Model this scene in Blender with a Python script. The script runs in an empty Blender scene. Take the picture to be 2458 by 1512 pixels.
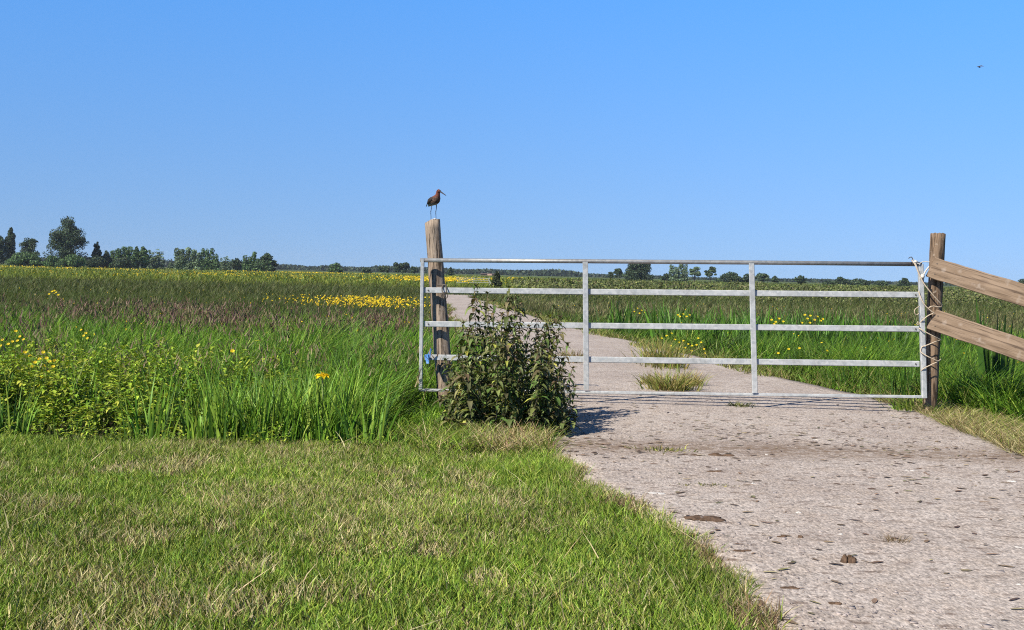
import bpy, math, random
import numpy as np
from mathutils import Vector, Matrix

random.seed(7)
rng = np.random.default_rng(11)
scene = bpy.context.scene
COL = scene.collection
R = math.radians

# ------------------------------------------------------------------ camera geometry
EYE = 1.25
FOC = 2700.0            # focal length in pixels of a 2458 pixel wide frame
PX0, PY0 = 1229.0, 656.5
ROLL = math.atan(0.0235)
CR, SR = math.cos(ROLL), math.sin(ROLL)

def W(px, py, D):
    """point at distance D (metres ahead of the camera) seen at picture position px, py"""
    u = (px - PX0) / FOC
    v = -(py - PY0) / FOC
    return Vector(((u * CR - v * SR) * D, D, (u * SR + v * CR) * D + EYE))

def WX(px, D):
    return (px - PX0) / FOC * D

cam = bpy.data.cameras.new("camera")
cam.sensor_width = 36.0
cam.lens = 36.0 * FOC / 2458.0
cam.shift_y = -(756.0 - PY0) / 2458.0
cam.clip_start = 0.05
cam.clip_end = 8000.0
camo = bpy.data.objects.new("camera", cam)
camo.matrix_world = Matrix(((CR, -SR, 0, 0), (0, 0, -1, 0), (SR, CR, 0, EYE), (0, 0, 0, 1)))
COL.objects.link(camo)
scene.camera = camo

# ------------------------------------------------------------------ light
SUN_AZ, SUN_EL = R(47.0), R(41.0)      # light travels to the right of straight ahead
wd = bpy.data.worlds.new("World")
scene.world = wd
wd.use_nodes = True
nt = wd.node_tree
nt.nodes.clear()
sky = nt.nodes.new("ShaderNodeTexSky")
sky.sky_type = 'NISHITA'
sky.sun_disc = False
sky.sun_elevation = SUN_EL
sky.sun_rotation = R(180.0) + SUN_AZ
sky.altitude = 0
sky.air_density = 1.0
sky.dust_density = 0.0
sky.ozone_density = 10.0
# very clear summer air: the pale rim at the horizon stays thin, so the sky is looked up a little higher
tc = nt.nodes.new("ShaderNodeTexCoord")
sx = nt.nodes.new("ShaderNodeSeparateXYZ"); nt.links.new(tc.outputs["Generated"], sx.inputs[0])
ma = nt.nodes.new("ShaderNodeMath"); ma.operation = 'MULTIPLY_ADD'; nt.links.new(sx.outputs[2], ma.inputs[0]); ma.inputs[1].default_value = .60; ma.inputs[2].default_value = .14
cx_ = nt.nodes.new("ShaderNodeCombineXYZ"); nt.links.new(sx.outputs[0], cx_.inputs[0]); nt.links.new(sx.outputs[1], cx_.inputs[1]); nt.links.new(ma.outputs[0], cx_.inputs[2])
nv_ = nt.nodes.new("ShaderNodeVectorMath"); nv_.operation = 'NORMALIZE'; nt.links.new(cx_.outputs[0], nv_.inputs[0])
nt.links.new(nv_.outputs[0], sky.inputs[0])
rp = nt.nodes.new("ShaderNodeValToRGB"); nt.links.new(sx.outputs[2], rp.inputs[0])
el = rp.color_ramp.elements
el[0].position = 0.0; el[0].color = (1.46, 1.15, 1.0, 1)
el[1].position = .26; el[1].color = (1.0, 1.48, 1.68, 1)
e_ = el.new(.6); e_.color = (.5, .55, .6, 1)
mxs = nt.nodes.new("ShaderNodeMix"); mxs.data_type = 'RGBA'; mxs.blend_type = 'MULTIPLY'; mxs.inputs[0].default_value = 1.0
nt.links.new(sky.outputs[0], mxs.inputs[6]); nt.links.new(rp.outputs[0], mxs.inputs[7])
bg = nt.nodes.new("ShaderNodeBackground")
bg.inputs["Strength"].default_value = 0.075
wo = nt.nodes.new("ShaderNodeOutputWorld")
nt.links.new(mxs.outputs[2], bg.inputs[0])
nt.links.new(bg.outputs[0], wo.inputs[0])
sl = bpy.data.lights.new("sun", 'SUN')
sl.energy = 5.0
sl.angle = R(0.53)
sl.color = (1.0, 0.92, 0.79)
so = bpy.data.objects.new("sun", sl)
ld = Vector((math.sin(SUN_AZ) * math.cos(SUN_EL), math.cos(SUN_AZ) * math.cos(SUN_EL), -math.sin(SUN_EL)))
so.rotation_euler = ld.to_track_quat('-Z', 'Y').to_euler()
COL.objects.link(so)
vs = scene.view_settings
vs.view_transform = 'Standard'
vs.look = 'None'
vs.exposure = 0.75
vs.gamma = 1.0
scene.cycles.pixel_filter_type = 'BLACKMAN_HARRIS'
scene.cycles.filter_width = 1.1
scene.cycles.use_denoising = False
scene.cycles.max_bounces = 6
scene.cycles.diffuse_bounces = 2
scene.cycles.transmission_bounces = 4
scene.cycles.transparent_max_bounces = 8

# ------------------------------------------------------------------ numeric helpers
_tab = rng.random((256, 256))
def vnoise(x, y, s, k=0):
    x = np.asarray(x, float) / s + 37.7 * k + 1000
    y = np.asarray(y, float) / s + 91.3 * k + 1000
    xi, yi = np.floor(x).astype(int), np.floor(y).astype(int)
    fx, fy = x - xi, y - yi
    fx = fx * fx * (3 - 2 * fx); fy = fy * fy * (3 - 2 * fy)
    a = _tab[xi % 256, yi % 256]; b = _tab[(xi + 1) % 256, yi % 256]
    c = _tab[xi % 256, (yi + 1) % 256]; d = _tab[(xi + 1) % 256, (yi + 1) % 256]
    return (a * (1 - fx) + b * fx) * (1 - fy) + (c * (1 - fx) + d * fx) * fy
def fnoise(x, y, s, k=0):
    return 0.55 * vnoise(x, y, s, k) + 0.3 * vnoise(x, y, s * .47, k + 3) + 0.15 * vnoise(x, y, s * .21, k + 5)
def sstep(a, b, x):
    t = np.clip((np.asarray(x, float) - a) / (b - a), 0, 1)
    return t * t * (3 - 2 * t)

RL_D = [0.5, 4.05, 6.25, 8.3, 11, 15, 20, 35, 65, 115, 150]
RL_X = [1.35, 1.02, 0.72, 0.33, 0.15, -0.1, -0.7, -2.0, -4.4, -6.1, -6.9]
RR_D = [0.5, 4.0, 8.3, 10.0, 10.85, 11.7, 15.4, 19.8, 25.4, 33.4, 57, 115, 150]
RR_X = [4.3, 4.1, 3.80, 3.92, 4.02, 3.92, 3.45, 2.5, 1.75, 0.63, -2.1, -2.9, -3.4]
def road_l(y): return np.interp(y, RL_D, RL_X) + 0.10 * (fnoise(y, np.zeros_like(np.asarray(y, float)), .35, 2) - .5) + .26 * (vnoise(y, np.zeros_like(np.asarray(y, float)), .62, 6) - .5)
def road_r(y): return np.interp(y, RR_D, RR_X) + 0.10 * (fnoise(y, np.zeros_like(np.asarray(y, float)), .4, 9) - .5) + .34 * sstep(11.5, 13, y) * (vnoise(y, np.zeros_like(np.asarray(y, float)), 1.1, 16) - .6)
EDGE_Y = 7.98           # far edge of the mown lawn
def gz(x, y):
    x = np.asarray(x, float); y = np.asarray(y, float)
    z = -0.012 + 0.0 * x
    edge = EDGE_Y + 0.12 * (fnoise(x, x * 0, .8, 4) - .5)
    left = sstep(-0.35, -0.9, x)
    d = sstep(edge, edge + .35, y)
    z = z - left * d * (0.07 + .06 * sstep(-1.5, -2.3, x) * (1 - sstep(9.0, 9.4, y)) + .06 * sstep(9.2, 11, y))
    right = sstep(0.35, 1.6, x - np.interp(y, RR_D, RR_X)) * sstep(9.6, 10.6, y + 0.25 * (x - 4.2))
    z = z - right * 0.22
    z = z + 0.012 * (fnoise(x, y, 1.3, 7) - .5) * (1 - sstep(0.0, .3, np.minimum(x - np.interp(y, RL_D, RL_X), np.interp(y, RR_D, RR_X) - x) + .15))
    return z

# ------------------------------------------------------------------ mesh builders
def set_props(o, label=None, cat=None, group=None, kind=None):
    if label: o["label"] = label
    if cat: o["category"] = cat
    if group: o["group"] = group
    if kind: o["kind"] = kind
    return o

ORG = {}
def thing(name, label, cat, loc=(0, 0, 0), group=None):
    o = bpy.data.objects.new(name, None)
    o.empty_display_size = 0.1
    o.location = loc
    COL.objects.link(o)
    ORG[o] = Vector(loc)
    return set_props(o, label, cat, group)

def link_mesh(name, me, mats, parent=None, loc=None):
    """mesh vertices are in world coordinates when it has a parent (shifted here to the parent's base)"""
    if not isinstance(mats, (list, tuple)): mats = [mats]
    for m in mats: me.materials.append(m)
    o = bpy.data.objects.new(name, me)
    COL.objects.link(o)
    if parent is not None:
        org = ORG[parent]
        me.transform(Matrix.Translation(-org))
        o.parent = parent
        ORG[o] = org
    elif loc is not None:
        me.transform(Matrix.Translation(-Vector(loc)))
        o.location = loc
        ORG[o] = Vector(loc)
    else:
        ORG[o] = Vector((0, 0, 0))
    return o

def mesh_np(name, V, Q, C=None, mi=None, smooth=False):
    """V (n,3), Q (m,4) quads, C (n,3) colour per vertex, mi (m) material index"""
    me = bpy.data.meshes.new(name)
    V = np.ascontiguousarray(V, np.float32); Q = np.ascontiguousarray(Q, np.int32)
    me.vertices.add(len(V)); me.vertices.foreach_set("co", V.ravel())
    me.loops.add(Q.size); me.loops.foreach_set("vertex_index", Q.ravel())
    me.polygons.add(len(Q))
    me.polygons.foreach_set("loop_start", np.arange(len(Q), dtype=np.int32) * 4)
    me.polygons.foreach_set("loop_total", np.full(len(Q), 4, np.int32))
    if mi is not None: me.polygons.foreach_set("material_index", np.asarray(mi, np.int32))
    if smooth: me.polygons.foreach_set("use_smooth", np.ones(len(Q), bool))
    me.update(calc_edges=True)
    if C is not None:
        at = me.color_attributes.new("tint", 'FLOAT_COLOR', 'POINT')
        c4 = np.ones((len(V), 4), np.float32); c4[:, :3] = C
        at.data.foreach_set("color", c4.ravel())
    return me

def join_np(parts):
    Vs, Qs, Cs, n = [], [], [], 0
    for v, q, c in parts:
        Vs.append(v); Qs.append(q + n); Cs.append(c); n += len(v)
    return np.concatenate(Vs), np.concatenate(Qs), np.concatenate(Cs)

def blades(P, h, w, az, lean, curve, col, segs=3, taper=0.12, face=None, tipcol=None):
    """grass blades: P (n,3) roots, az = direction of lean, lean/curve as a share of height"""
    n = len(P)
    if face is None: face = rng.uniform(0, 2 * np.pi, n)
    wx, wy = np.cos(face), np.sin(face)
    V = np.empty((n, segs + 1, 2, 3), np.float32)
    for k in range(segs + 1):
        t = k / segs
        s = h * (lean * t + curve * t * t)
        up = h * (t - 0.32 * np.clip(np.abs(curve), 0, 1.6) * t * t)
        cx = P[:, 0] + np.cos(az) * s; cy = P[:, 1] + np.sin(az) * s; cz = P[:, 2] + up
        ww = w * 0.5 * (1 - (1 - taper) * t ** 1.5)
        V[:, k, 0] = np.stack([cx - wx * ww, cy - wy * ww, cz], 1)
        V[:, k, 1] = np.stack([cx + wx * ww, cy + wy * ww, cz], 1)
    base = np.arange(n, dtype=np.int64)[:, None] * (2 * (segs + 1))
    q = []
    for k in range(segs):
        q.append(np.stack([base[:, 0] + 2 * k, base[:, 0] + 2 * k + 1, base[:, 0] + 2 * k + 3, base[:, 0] + 2 * k + 2], 1))
    Q = np.concatenate(q)
    C = np.repeat(col[:, None, :], 2 * (segs + 1), 1).reshape(-1, 2 * (segs + 1), 3).copy()
    if tipcol is not None:
        C[:, -2:, :] = tipcol[:, None, :]
    return V.reshape(-1, 3), Q, C.reshape(-1, 3)

def leaves(P, az, L, Wd, pitch, droop, col, levels=(0, .3, .65, 1), prof=(.12, 1, .72, .05), fold=.22):
    """pointed leaves folded along the midrib"""
    n = len(P); nl = len(levels)
    V = np.empty((n, nl, 3, 3), np.float32)
    hx, hy = np.cos(az), np.sin(az)
    cx, cz = np.zeros(n), np.zeros(n)
    pt = 0
    for k, t in enumerate(levels):
        dt = t - pt; a = pitch - droop * (pt + t) / 2
        cx = cx + L * dt * np.cos(a); cz = cz + L * dt * np.sin(a); pt = t
        ww = Wd * .5 * prof[k]
        ctr = np.stack([P[:, 0] + hx * cx, P[:, 1] + hy * cx, P[:, 2] + cz], 1)
        side = np.stack([-hy * ww, hx * ww, ww * fold * 2], 1)
        side2 = np.stack([hy * ww, -hx * ww, ww * fold * 2], 1)
        V[:, k, 0] = ctr + side; V[:, k, 1] = ctr; V[:, k, 2] = ctr + side2
    base = np.arange(n, dtype=np.int64) * (nl * 3)
    q = []
    for k in range(nl - 1):
        for j in (0, 1):
            a = base + 3 * k + j
            q.append(np.stack([a, a + 1, a + 4, a + 3], 1))
    return V.reshape(-1, 3), np.concatenate(q), np.repeat(col, nl * 3, 0)

def cards(P, size, col, nrm=None, asp=1.0, spread=1.0):
    """small flat leaf quads, randomly turned (or around a normal)"""
    n = len(P)
    a = rng.normal(size=(n, 3))
    if nrm is not None: a = a * spread + nrm
    a /= np.linalg.norm(a, axis=1)[:, None] + 1e-9
    b = np.cross(a, rng.normal(size=(n, 3))); b /= np.linalg.norm(b, axis=1)[:, None] + 1e-9
    c = np.cross(a, b)
    s = (size * .5)[:, None]
    V = np.empty((n, 4, 3), np.float32)
    V[:, 0] = P - b * s * asp; V[:, 1] = P - c * s * .55; V[:, 2] = P + b * s * asp; V[:, 3] = P + c * s * .55
    Q = np.arange(n * 4).reshape(n, 4)
    return V.reshape(-1, 3), Q, np.repeat(col, 4, 0)

def frame_of(d, up=Vector((0, 0, 1))):
    d = d.normalized()
    s = d.cross(up)
    if s.length < 1e-4: s = d.cross(Vector((0, 1, 0)))
    s.normalize()
    return s, s.cross(d).normalized()

def tube_arr(path, radii, n=8, cap=True, up=Vector((0, 0, 1))):
    path = [Vector(p) for p in path]
    V, F = [], []
    for i, p in enumerate(path):
        a = path[max(i - 1, 0)]; b = path[min(i + 1, len(path) - 1)]
        s, u = frame_of(b - a, up)
        r = radii[i] if hasattr(radii, '__len__') else radii
        for k in range(n):
            t = 2 * math.pi * k / n
            V.append(p + (s * math.cos(t) + u * math.sin(t)) * r)
    for i in range(len(path) - 1):
        for k in range(n):
            k2 = (k + 1) % n
            F.append((i * n + k, i * n + k2, (i + 1) * n + k2, (i + 1) * n + k))
    if cap:
        F.append(tuple(range(n - 1, -1, -1)))
        F.append(tuple((len(path) - 1) * n + k for k in range(n)))
    return V, F

def bar_arr(p0, p1, w, h, c=0.004, up=Vector((0, 0, 1))):
    """chamfered rectangular bar, h along up, w across"""
    p0, p1 = Vector(p0), Vector(p1)
    s, u = frame_of(p1 - p0, up)
    a, b = w / 2, h / 2
    prof = [(a - c, -b), (a, -b + c), (a, b - c), (a - c, b), (-a + c, b), (-a, b - c), (-a, -b + c), (-a + c, -b)]
    V = [p + s * x + u * y for p in (p0, p1) for x, y in prof]
    F = [(k, (k + 1) % 8, 8 + (k + 1) % 8, 8 + k) for k in range(8)]
    F += [tuple(range(7, -1, -1)), tuple(range(8, 16))]
    return V, F

def mesh_py(name, arrs, smooth=False, mis=None):
    V, F, M = [], [], []
    for i, (v, f) in enumerate(arrs):
        n = len(V)
        V += [tuple(p) for p in v]
        F += [tuple(k + n for k in q) for q in f]
        M += [mis[i] if mis else 0] * len(f)
    me = bpy.data.meshes.new(name)
    me.from_pydata(V, [], F)
    for p, m in zip(me.polygons, M):
        p.material_index = m
        p.use_smooth = smooth and len(p.vertices) <= 4
    me.update()
    return me

def smooth_path(pts, n=6):
    pts = [Vector(p) for p in pts]
    out = []
    for i in range(len(pts) - 1):
        p0, p1, p2, p3 = pts[max(i - 1, 0)], pts[i], pts[i + 1], pts[min(i + 2, len(pts) - 1)]
        for k in range(n):
            t = k / n
            out.append(0.5 * ((2 * p1) + (p2 - p0) * t + (2 * p0 - 5 * p1 + 4 * p2 - p3) * t * t + (3 * p1 - p0 - 3 * p2 + p3) * t ** 3))
    out.append(pts[-1])
    return out

def rock_arr(c, sx, sy, sz, seed, lumps=.35, n=10, m=6):
    r = random.Random(seed)
    ph = [(r.uniform(0, 6.28), r.randint(1, 4), r.randint(1, 3)) for _ in range(6)]
    V, F = [], []
    for j in range(m + 1):
        th = math.pi * j / m
        for i in range(n):
            a = 2 * math.pi * i / n
            k = 1 + lumps * sum(math.sin(p + u * a + w * th) for p, u, w in ph) / 4 + r.uniform(-.06, .06)
            V.append(Vector((c[0] + sx * k * math.sin(th) * math.cos(a), c[1] + sy * k * math.sin(th) * math.sin(a), c[2] + sz * k * math.cos(th))))
    for j in range(m):
        for i in range(n):
            F.append((j * n + i, (j + 1) * n + i, (j + 1) * n + (i + 1) % n, j * n + (i + 1) % n))
    return V, F

# ------------------------------------------------------------------ materials
ALB = .74      # the exposure is set for a bright day, so surfaces keep their plain albedo
class M:
    def __init__(s, name):
        s.m = bpy.data.materials.new(name); s.m.use_nodes = True
        s.t = s.m.node_tree; s.t.nodes.clear()
        s.out = s.t.nodes.new("ShaderNodeOutputMaterial")
    def n(s, ty, **kw):
        nd = s.t.nodes.new("ShaderNode" + ty)
        for k, v in kw.items():
            if hasattr(nd, k) and k not in nd.inputs: setattr(nd, k, v)
            else: s.i(nd, k, v)
        return nd
    def i(s, nd, k, v):
        sock = nd.inputs[k]
        if isinstance(v, bpy.types.NodeSocket): s.t.links.new(v, sock)
        elif hasattr(v, '__len__') and sock.type == 'RGBA' and len(v) == 3: sock.default_value = (*v, 1)
        else: sock.default_value = v
    def mix(s, a, b, f, mode='MIX'):
        nd = s.t.nodes.new("ShaderNodeMix"); nd.data_type = 'RGBA'; nd.blend_type = mode
        s.i(nd, 0, f); s.i(nd, 6, a); s.i(nd, 7, b)
        return nd.outputs[2]
    def ramp(s, f, stops):
        nd = s.t.nodes.new("ShaderNodeValToRGB"); s.i(nd, 0, f)
        el = nd.color_ramp.elements
        while len(el) < len(stops): el.new(0.5)
        for e, (p, c) in zip(el, stops):
            e.position = p
            e.color = (*c, 1) if hasattr(c, '__len__') else (c, c, c, 1)
        return nd.outputs[0]
    def noise(s, vec, scale, detail=4, rough=.55, dist=0):
        nd = s.n("TexNoise"); s.i(nd, "Scale", scale); s.i(nd, "Detail", detail); s.i(nd, "Roughness", rough); s.i(nd, "Distortion", dist)
        if vec is not None: s.i(nd, "Vector", vec)
        return nd.outputs[0]
    def math(s, op, a, b=0.0):
        nd = s.t.nodes.new("ShaderNodeMath"); nd.operation = op
        s.i(nd, 0, a); s.i(nd, 1, b)
        return nd.outputs[0]
    def mapping(s, vec, scale):
        nd = s.n("Mapping"); s.i(nd, "Vector", vec); s.i(nd, "Scale", scale)
        return nd.outputs[0]
    def pos(s): return s.n("NewGeometry").outputs["Position"]
    def obj(s): return s.n("TexCoord").outputs["Object"]
    def bump(s, h, strength=.3, dist=.01):
        nd = s.n("Bump"); s.i(nd, "Height", h); s.i(nd, "Strength", strength); s.i(nd, "Distance", dist)
        return nd.outputs[0]
    def principled(s, col, rough=.6, metal=0, spec=.4, normal=None):
        col = s.mix(col, (ALB, ALB, ALB), 1.0, 'MULTIPLY')
        p = s.n("BsdfPrincipled"); s.i(p, "Base Color", col); s.i(p, "Roughness", rough); s.i(p, "Metallic", metal); s.i(p, "Specular IOR Level", spec)
        if normal is not None: s.i(p, "Normal", normal)
        s.t.links.new(p.outputs[0], s.out.inputs[0])
        s.p = p
        return s.m

def foliage_mat(name, trans=.35, rough=.5, spec=.35, var=.25, alb=.70):
    k = M(name)
    at = k.n("Attribute"); at.attribute_name = "tint"
    no = k.noise(k.pos(), 9.0, 3)
    f = k.ramp(no, [(.3, 1 - var), (.7, 1 + var)])
    c = k.mix(k.mix(at.outputs["Color"], (alb, alb, alb), 1.0, 'MULTIPLY'), f, 1.0, 'MULTIPLY')
    p = k.n("BsdfPrincipled"); k.i(p, "Base Color", c); k.i(p, "Roughness", rough); k.i(p, "Specular IOR Level", spec)
    t = k.n("BsdfTranslucent")
    tc = k.mix(c, (1.0, 1.0, .45), 1.0, 'MULTIPLY')
    k.i(t, "Color", tc)
    mx = k.n("MixShader"); k.i(mx, 0, trans)
    k.t.links.new(p.outputs[0], mx.inputs[1]); k.t.links.new(t.outputs[0], mx.inputs[2])
    k.t.links.new(mx.outputs[0], k.out.inputs[0])
    return k.m
MAT_GRASS = foliage_mat("grass_blade", .26, .5, .2)
MAT_LEAF = foliage_mat("broad_leaf", .20, .5, .25)
MAT_TREE = foliage_mat("tree_leaf", .22, .6, .25, .15)
MAT_PETAL = foliage_mat("yellow_petal", .3, .6, .2, .08, .85)
MAT_STALK = foliage_mat("plant_stalk", .05, .6, .2)

def mat_ground():
    k = M("meadow_soil"); p = k.pos()
    n1 = k.noise(p, .6, 5); n2 = k.noise(p, 14, 5); n3 = k.noise(p, .035, 4)
    soil = k.ramp(n2, [(.3, (.030, .022, .014)), (.7, (.085, .062, .038))])
    moss = k.ramp(n2, [(.3, (.035, .050, .015)), (.7, (.075, .10, .03))])
    soil = k.mix(soil, (.010, .008, .006), k.ramp(k.math('ABSOLUTE', k.math('SUBTRACT', k.n("SeparateXYZ", Vector=p).outputs[1], 8.42)), [(.34, 1.0), (.46, 0.0)]))  # shade under the overhanging ditch plants, painted into the soil as a near-black strip
    n1 = k.math('MULTIPLY', n1, k.ramp(k.math('ABSOLUTE', k.math('SUBTRACT', k.n("SeparateXYZ", Vector=p).outputs[1], 8.42)), [(.34, 0.2), (.46, 1.0)]))  # less moss inside the painted shade strip
    near = k.mix(soil, moss, k.ramp(n1, [(.42, 0.0), (.6, 1.0)]))
    olive = k.mix((.050, .068, .022), (.095, .105, .035), n3)
    far = k.mix(olive, (.13, .19, .035), k.ramp(k.noise(p, .02, 3), [(.4, 0.0), (.65, 1.0)]))
    y = k.n("SeparateXYZ"); k.i(y, 0, p)
    f = k.math('DIVIDE', k.math('SUBTRACT', y.outputs[1], 25.0), 60.0)
    fc = k.n("Clamp"); k.i(fc, 0, f)
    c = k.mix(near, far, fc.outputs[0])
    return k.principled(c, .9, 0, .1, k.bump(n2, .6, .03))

def mat_road():
    k = M("worn_concrete"); p = k.pos()
    ps = k.mapping(p, (1, .5, 1))
    big = k.noise(p, .9, 5, .6); mid = k.noise(p, 5.5, 5, .6); fine = k.noise(ps, 52, 4, .65); grit = k.noise(ps, 120, 3, .6)
    vo = k.n("TexVoronoi"); k.i(vo, "Vector", ps); k.i(vo, "Scale", 75.0)
    base = k.mix((.425, .362, .320), (.53, .468, .42), k.ramp(big, [(.35, 0.0), (.65, 1.0)]))
    base = k.mix(base, (.44, .35, .275), k.ramp(mid, [(.45, 0.0), (.75, .55)]))
    base = k.mix(base, k.ramp(fine, [(.30, .55), (.5, 1.0), (.70, 1.28)]), 1.0, 'MULTIPLY')
    base = k.mix(base, k.ramp(grit, [(.3, .62), (.5, 1.0), (.75, 1.3)]), .9, 'MULTIPLY')
    stone = k.n("SeparateColor"); k.i(stone, 0, vo.outputs["Color"])
    base = k.mix(base, k.ramp(stone.outputs[0], [(.0, .6), (.5, 1.0), (1.0, 1.3)]), .55, 'MULTIPLY')
    # trodden dirt: flakes and one long band across the near end of the slab
    st = k.noise(k.mapping(p, (.55, 1.1, 1)), 12, 5, .65)
    base = k.mix(base, (.13, .085, .06), k.ramp(st, [(.57, 0.0), (.67, .7)]))
    base = k.mix(base, (.20, .14, .105), k.ramp(k.noise(k.mapping(p, (.6, 1.2, 1)), 27, 4, .6), [(.58, 0.0), (.69, .65)]))
    base = k.mix(base, (.62, .56, .51), k.ramp(k.noise(k.mapping(p, (1, 1, 1)), 19, 3, .6), [(.62, 0.0), (.72, .7)]))
    xyz = k.n("SeparateXYZ"); k.i(xyz, 0, p)
    band = k.math('ABSOLUTE', k.math('SUBTRACT', k.math('ADD', xyz.outputs[1], k.math('MULTIPLY', k.noise(p, 1.3, 4), .9)), 8.6))
    bf = k.ramp(band, [(.0, .95), (.25, .5), (.5, 0.0)])
    base = k.mix(base, (.20, .135, .085), k.math('MULTIPLY', bf, k.ramp(k.noise(p, 16, 4), [(.35, .15), (.6, 1.0)])))
    h = k.math('ADD', k.math('MULTIPLY', fine, .6), k.math('ADD', k.math('MULTIPLY', grit, .5), k.math('MULTIPLY', vo.outputs["Distance"], -.5)))
    return k.principled(base, .85, 0, .25, k.bump(h, .45, .010))

def mat_galv(name, base=.50, dirt=(.30, .26, .22), metal=.35, amt=.35):
    k = M(name); p = k.pos()
    sp = k.n("TexVoronoi"); k.i(sp, "Vector", p); k.i(sp, "Scale", 38.0)
    s = k.n("SeparateColor"); k.i(s, 0, sp.outputs["Color"])
    c = k.ramp(s.outputs[0], [(0, (base * .82, base * .87, base * .89)), (1, (base * 1.15, base * 1.18, base * 1.18))])
    st = k.noise(p, 7, 5, .65)
    c = k.mix(c, dirt, k.ramp(st, [(.48, 0.0), (.75, amt)]))
    c = k.mix(c, (base * 1.2, base * 1.2, base * 1.17), k.ramp(k.noise(p, 19, 4), [(.55, 0.0), (.75, .8)]))
    return k.principled(c, .5, metal, .4, k.bump(st, .12, .004))

def mat_post(name, a, b, dark):
    k = M(name); o = k.obj()
    g = k.noise(k.mapping(o, (1, 1, .08)), 42, 5, .65, .6)
    g2 = k.noise(k.mapping(o, (1, 1, .16)), 17, 4, .6)
    c = k.mix(a, b, k.ramp(g2, [(.35, 0.0), (.65, 1.0)]))
    c = k.mix(c, dark, k.ramp(g, [(.49, 0.0), (.60, .9)]))
    c = k.mix(c, (.55, .47, .38), k.ramp(k.noise(o, 23, 4), [(.62, 0.0), (.75, .6)]))
    return k.principled(c, .85, 0, .2, k.bump(k.math('ADD', g, k.math('MULTIPLY', g2, .6)), .7, .012))

def mat_board(name, a, b, dark):
    k = M(name); o = k.obj()
    g = k.noise(k.mapping(o, (.05, 1, 1)), 40, 5, .65, .5)
    g2 = k.noise(k.mapping(o, (.14, 1, 1)), 16, 4, .6, .8)
    c = k.mix(a, b, k.ramp(g2, [(.35, 0.0), (.62, 1.0)]))
    c = k.mix(c, dark, k.ramp(g, [(.50, 0.0), (.64, .85)]))
    c = k.mix(c, (.13, .085, .06), k.ramp(k.noise(k.mapping(o, (.35, 1, 1)), 9, 3), [(.68, 0.0), (.76, .55)]))
    c = k.mix(c, (.47, .40, .34), k.ramp(k.noise(o, 12, 4), [(.6, 0.0), (.75, .5)]))
    return k.principled(c, .8, 0, .25, k.bump(k.math('ADD', g, g2), .35, .006))

def mat_plain(name, col, rough=.7, var=.25, scale=30, metal=0, bump=.2, spec=.3):
    k = M(name); o = k.obj()
    n = k.noise(o, scale, 4)
    c = k.mix(col, k.ramp(n, [(.3, 1 - var), (.7, 1 + var)]), 1.0, 'MULTIPLY')
    return k.principled(c, rough, metal, spec, k.bump(n, bump, .01))

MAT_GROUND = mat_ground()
MAT_ROAD = mat_road()
MAT_GALV = mat_galv("galvanised_flat_bar", .53, (.27, .27, .25), .2, .6)
MAT_GALV_OLD = mat_galv("galvanised_tube", .32, (.22, .17, .15), .45, .6)
MAT_POST = mat_post("weathered_post", (.27, .205, .155), (.43, .345, .265), (.045, .033, .025))
MAT_POST2 = mat_post("brown_post", (.20, .138, .090), (.31, .218, .148), (.05, .032, .02))
MAT_BOARD = mat_board("weathered_board", (.215, .150, .098), (.335, .245, .172), (.075, .048, .032))
MAT_ROPE = mat_plain("baler_twine", (.60, .49, .36), .8, .2, 60)
MAT_ROPE_W = mat_plain("white_rope", (.60, .58, .54), .8, .2, 60)
MAT_CHAIN = mat_plain("old_chain", (.13, .11, .09), .6, .4, 60, .3)
MAT_BLUE = mat_plain("blue_plastic", (.10, .27, .62), .5, .15, 20)
MAT_BARK = mat_plain("bark", (.07, .055, .04), .9, .4, 3)
MAT_CLOD = mat_plain("dried_mud", (.13, .085, .058), .95, .5, 35, 0, .6, .1)
MAT_STONE = mat_plain("pale_stone", (.62, .60, .57), .7, .12, 25)
MAT_GRIT = mat_plain("grit", (.36, .31, .29), .9, .45, 9, 0, .3)

# ------------------------------------------------------------------ ground
def axis(vals):
    out = []
    for a, b, st in vals:
        out += list(np.arange(a, b, st))
    out.append(vals[-1][1])
    return np.array(out)
gx = axis([(-1200, -600, 100), (-600, -60, 45), (-60, -12, 4), (-12, -6, .5), (-6, 9, .12), (9, 14, .5), (14, 60, 4), (60, 600, 45), (600, 1200, 100)])
gy = axis([(-60, -4, 8), (-4, 2, 1), (2, 13, .12), (13, 20, .5), (20, 60, 2), (60, 200, 10), (200, 800, 60), (800, 1500, 100)])
X, Y = np.meshgrid(gx, gy)
Z = gz(X, Y)
V = np.stack([X.ravel(), Y.ravel(), Z.ravel()], 1)
nx, ny = len(gx), len(gy)
ii = (np.arange(ny - 1)[:, None] * nx + np.arange(nx - 1)[None, :]).ravel()
Q = np.stack([ii, ii + 1, ii + nx + 1, ii + nx], 1)
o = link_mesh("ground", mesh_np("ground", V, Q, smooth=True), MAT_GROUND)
set_props(o, "flat grassland reaching the horizon", "ground", None, "structure")

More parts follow.
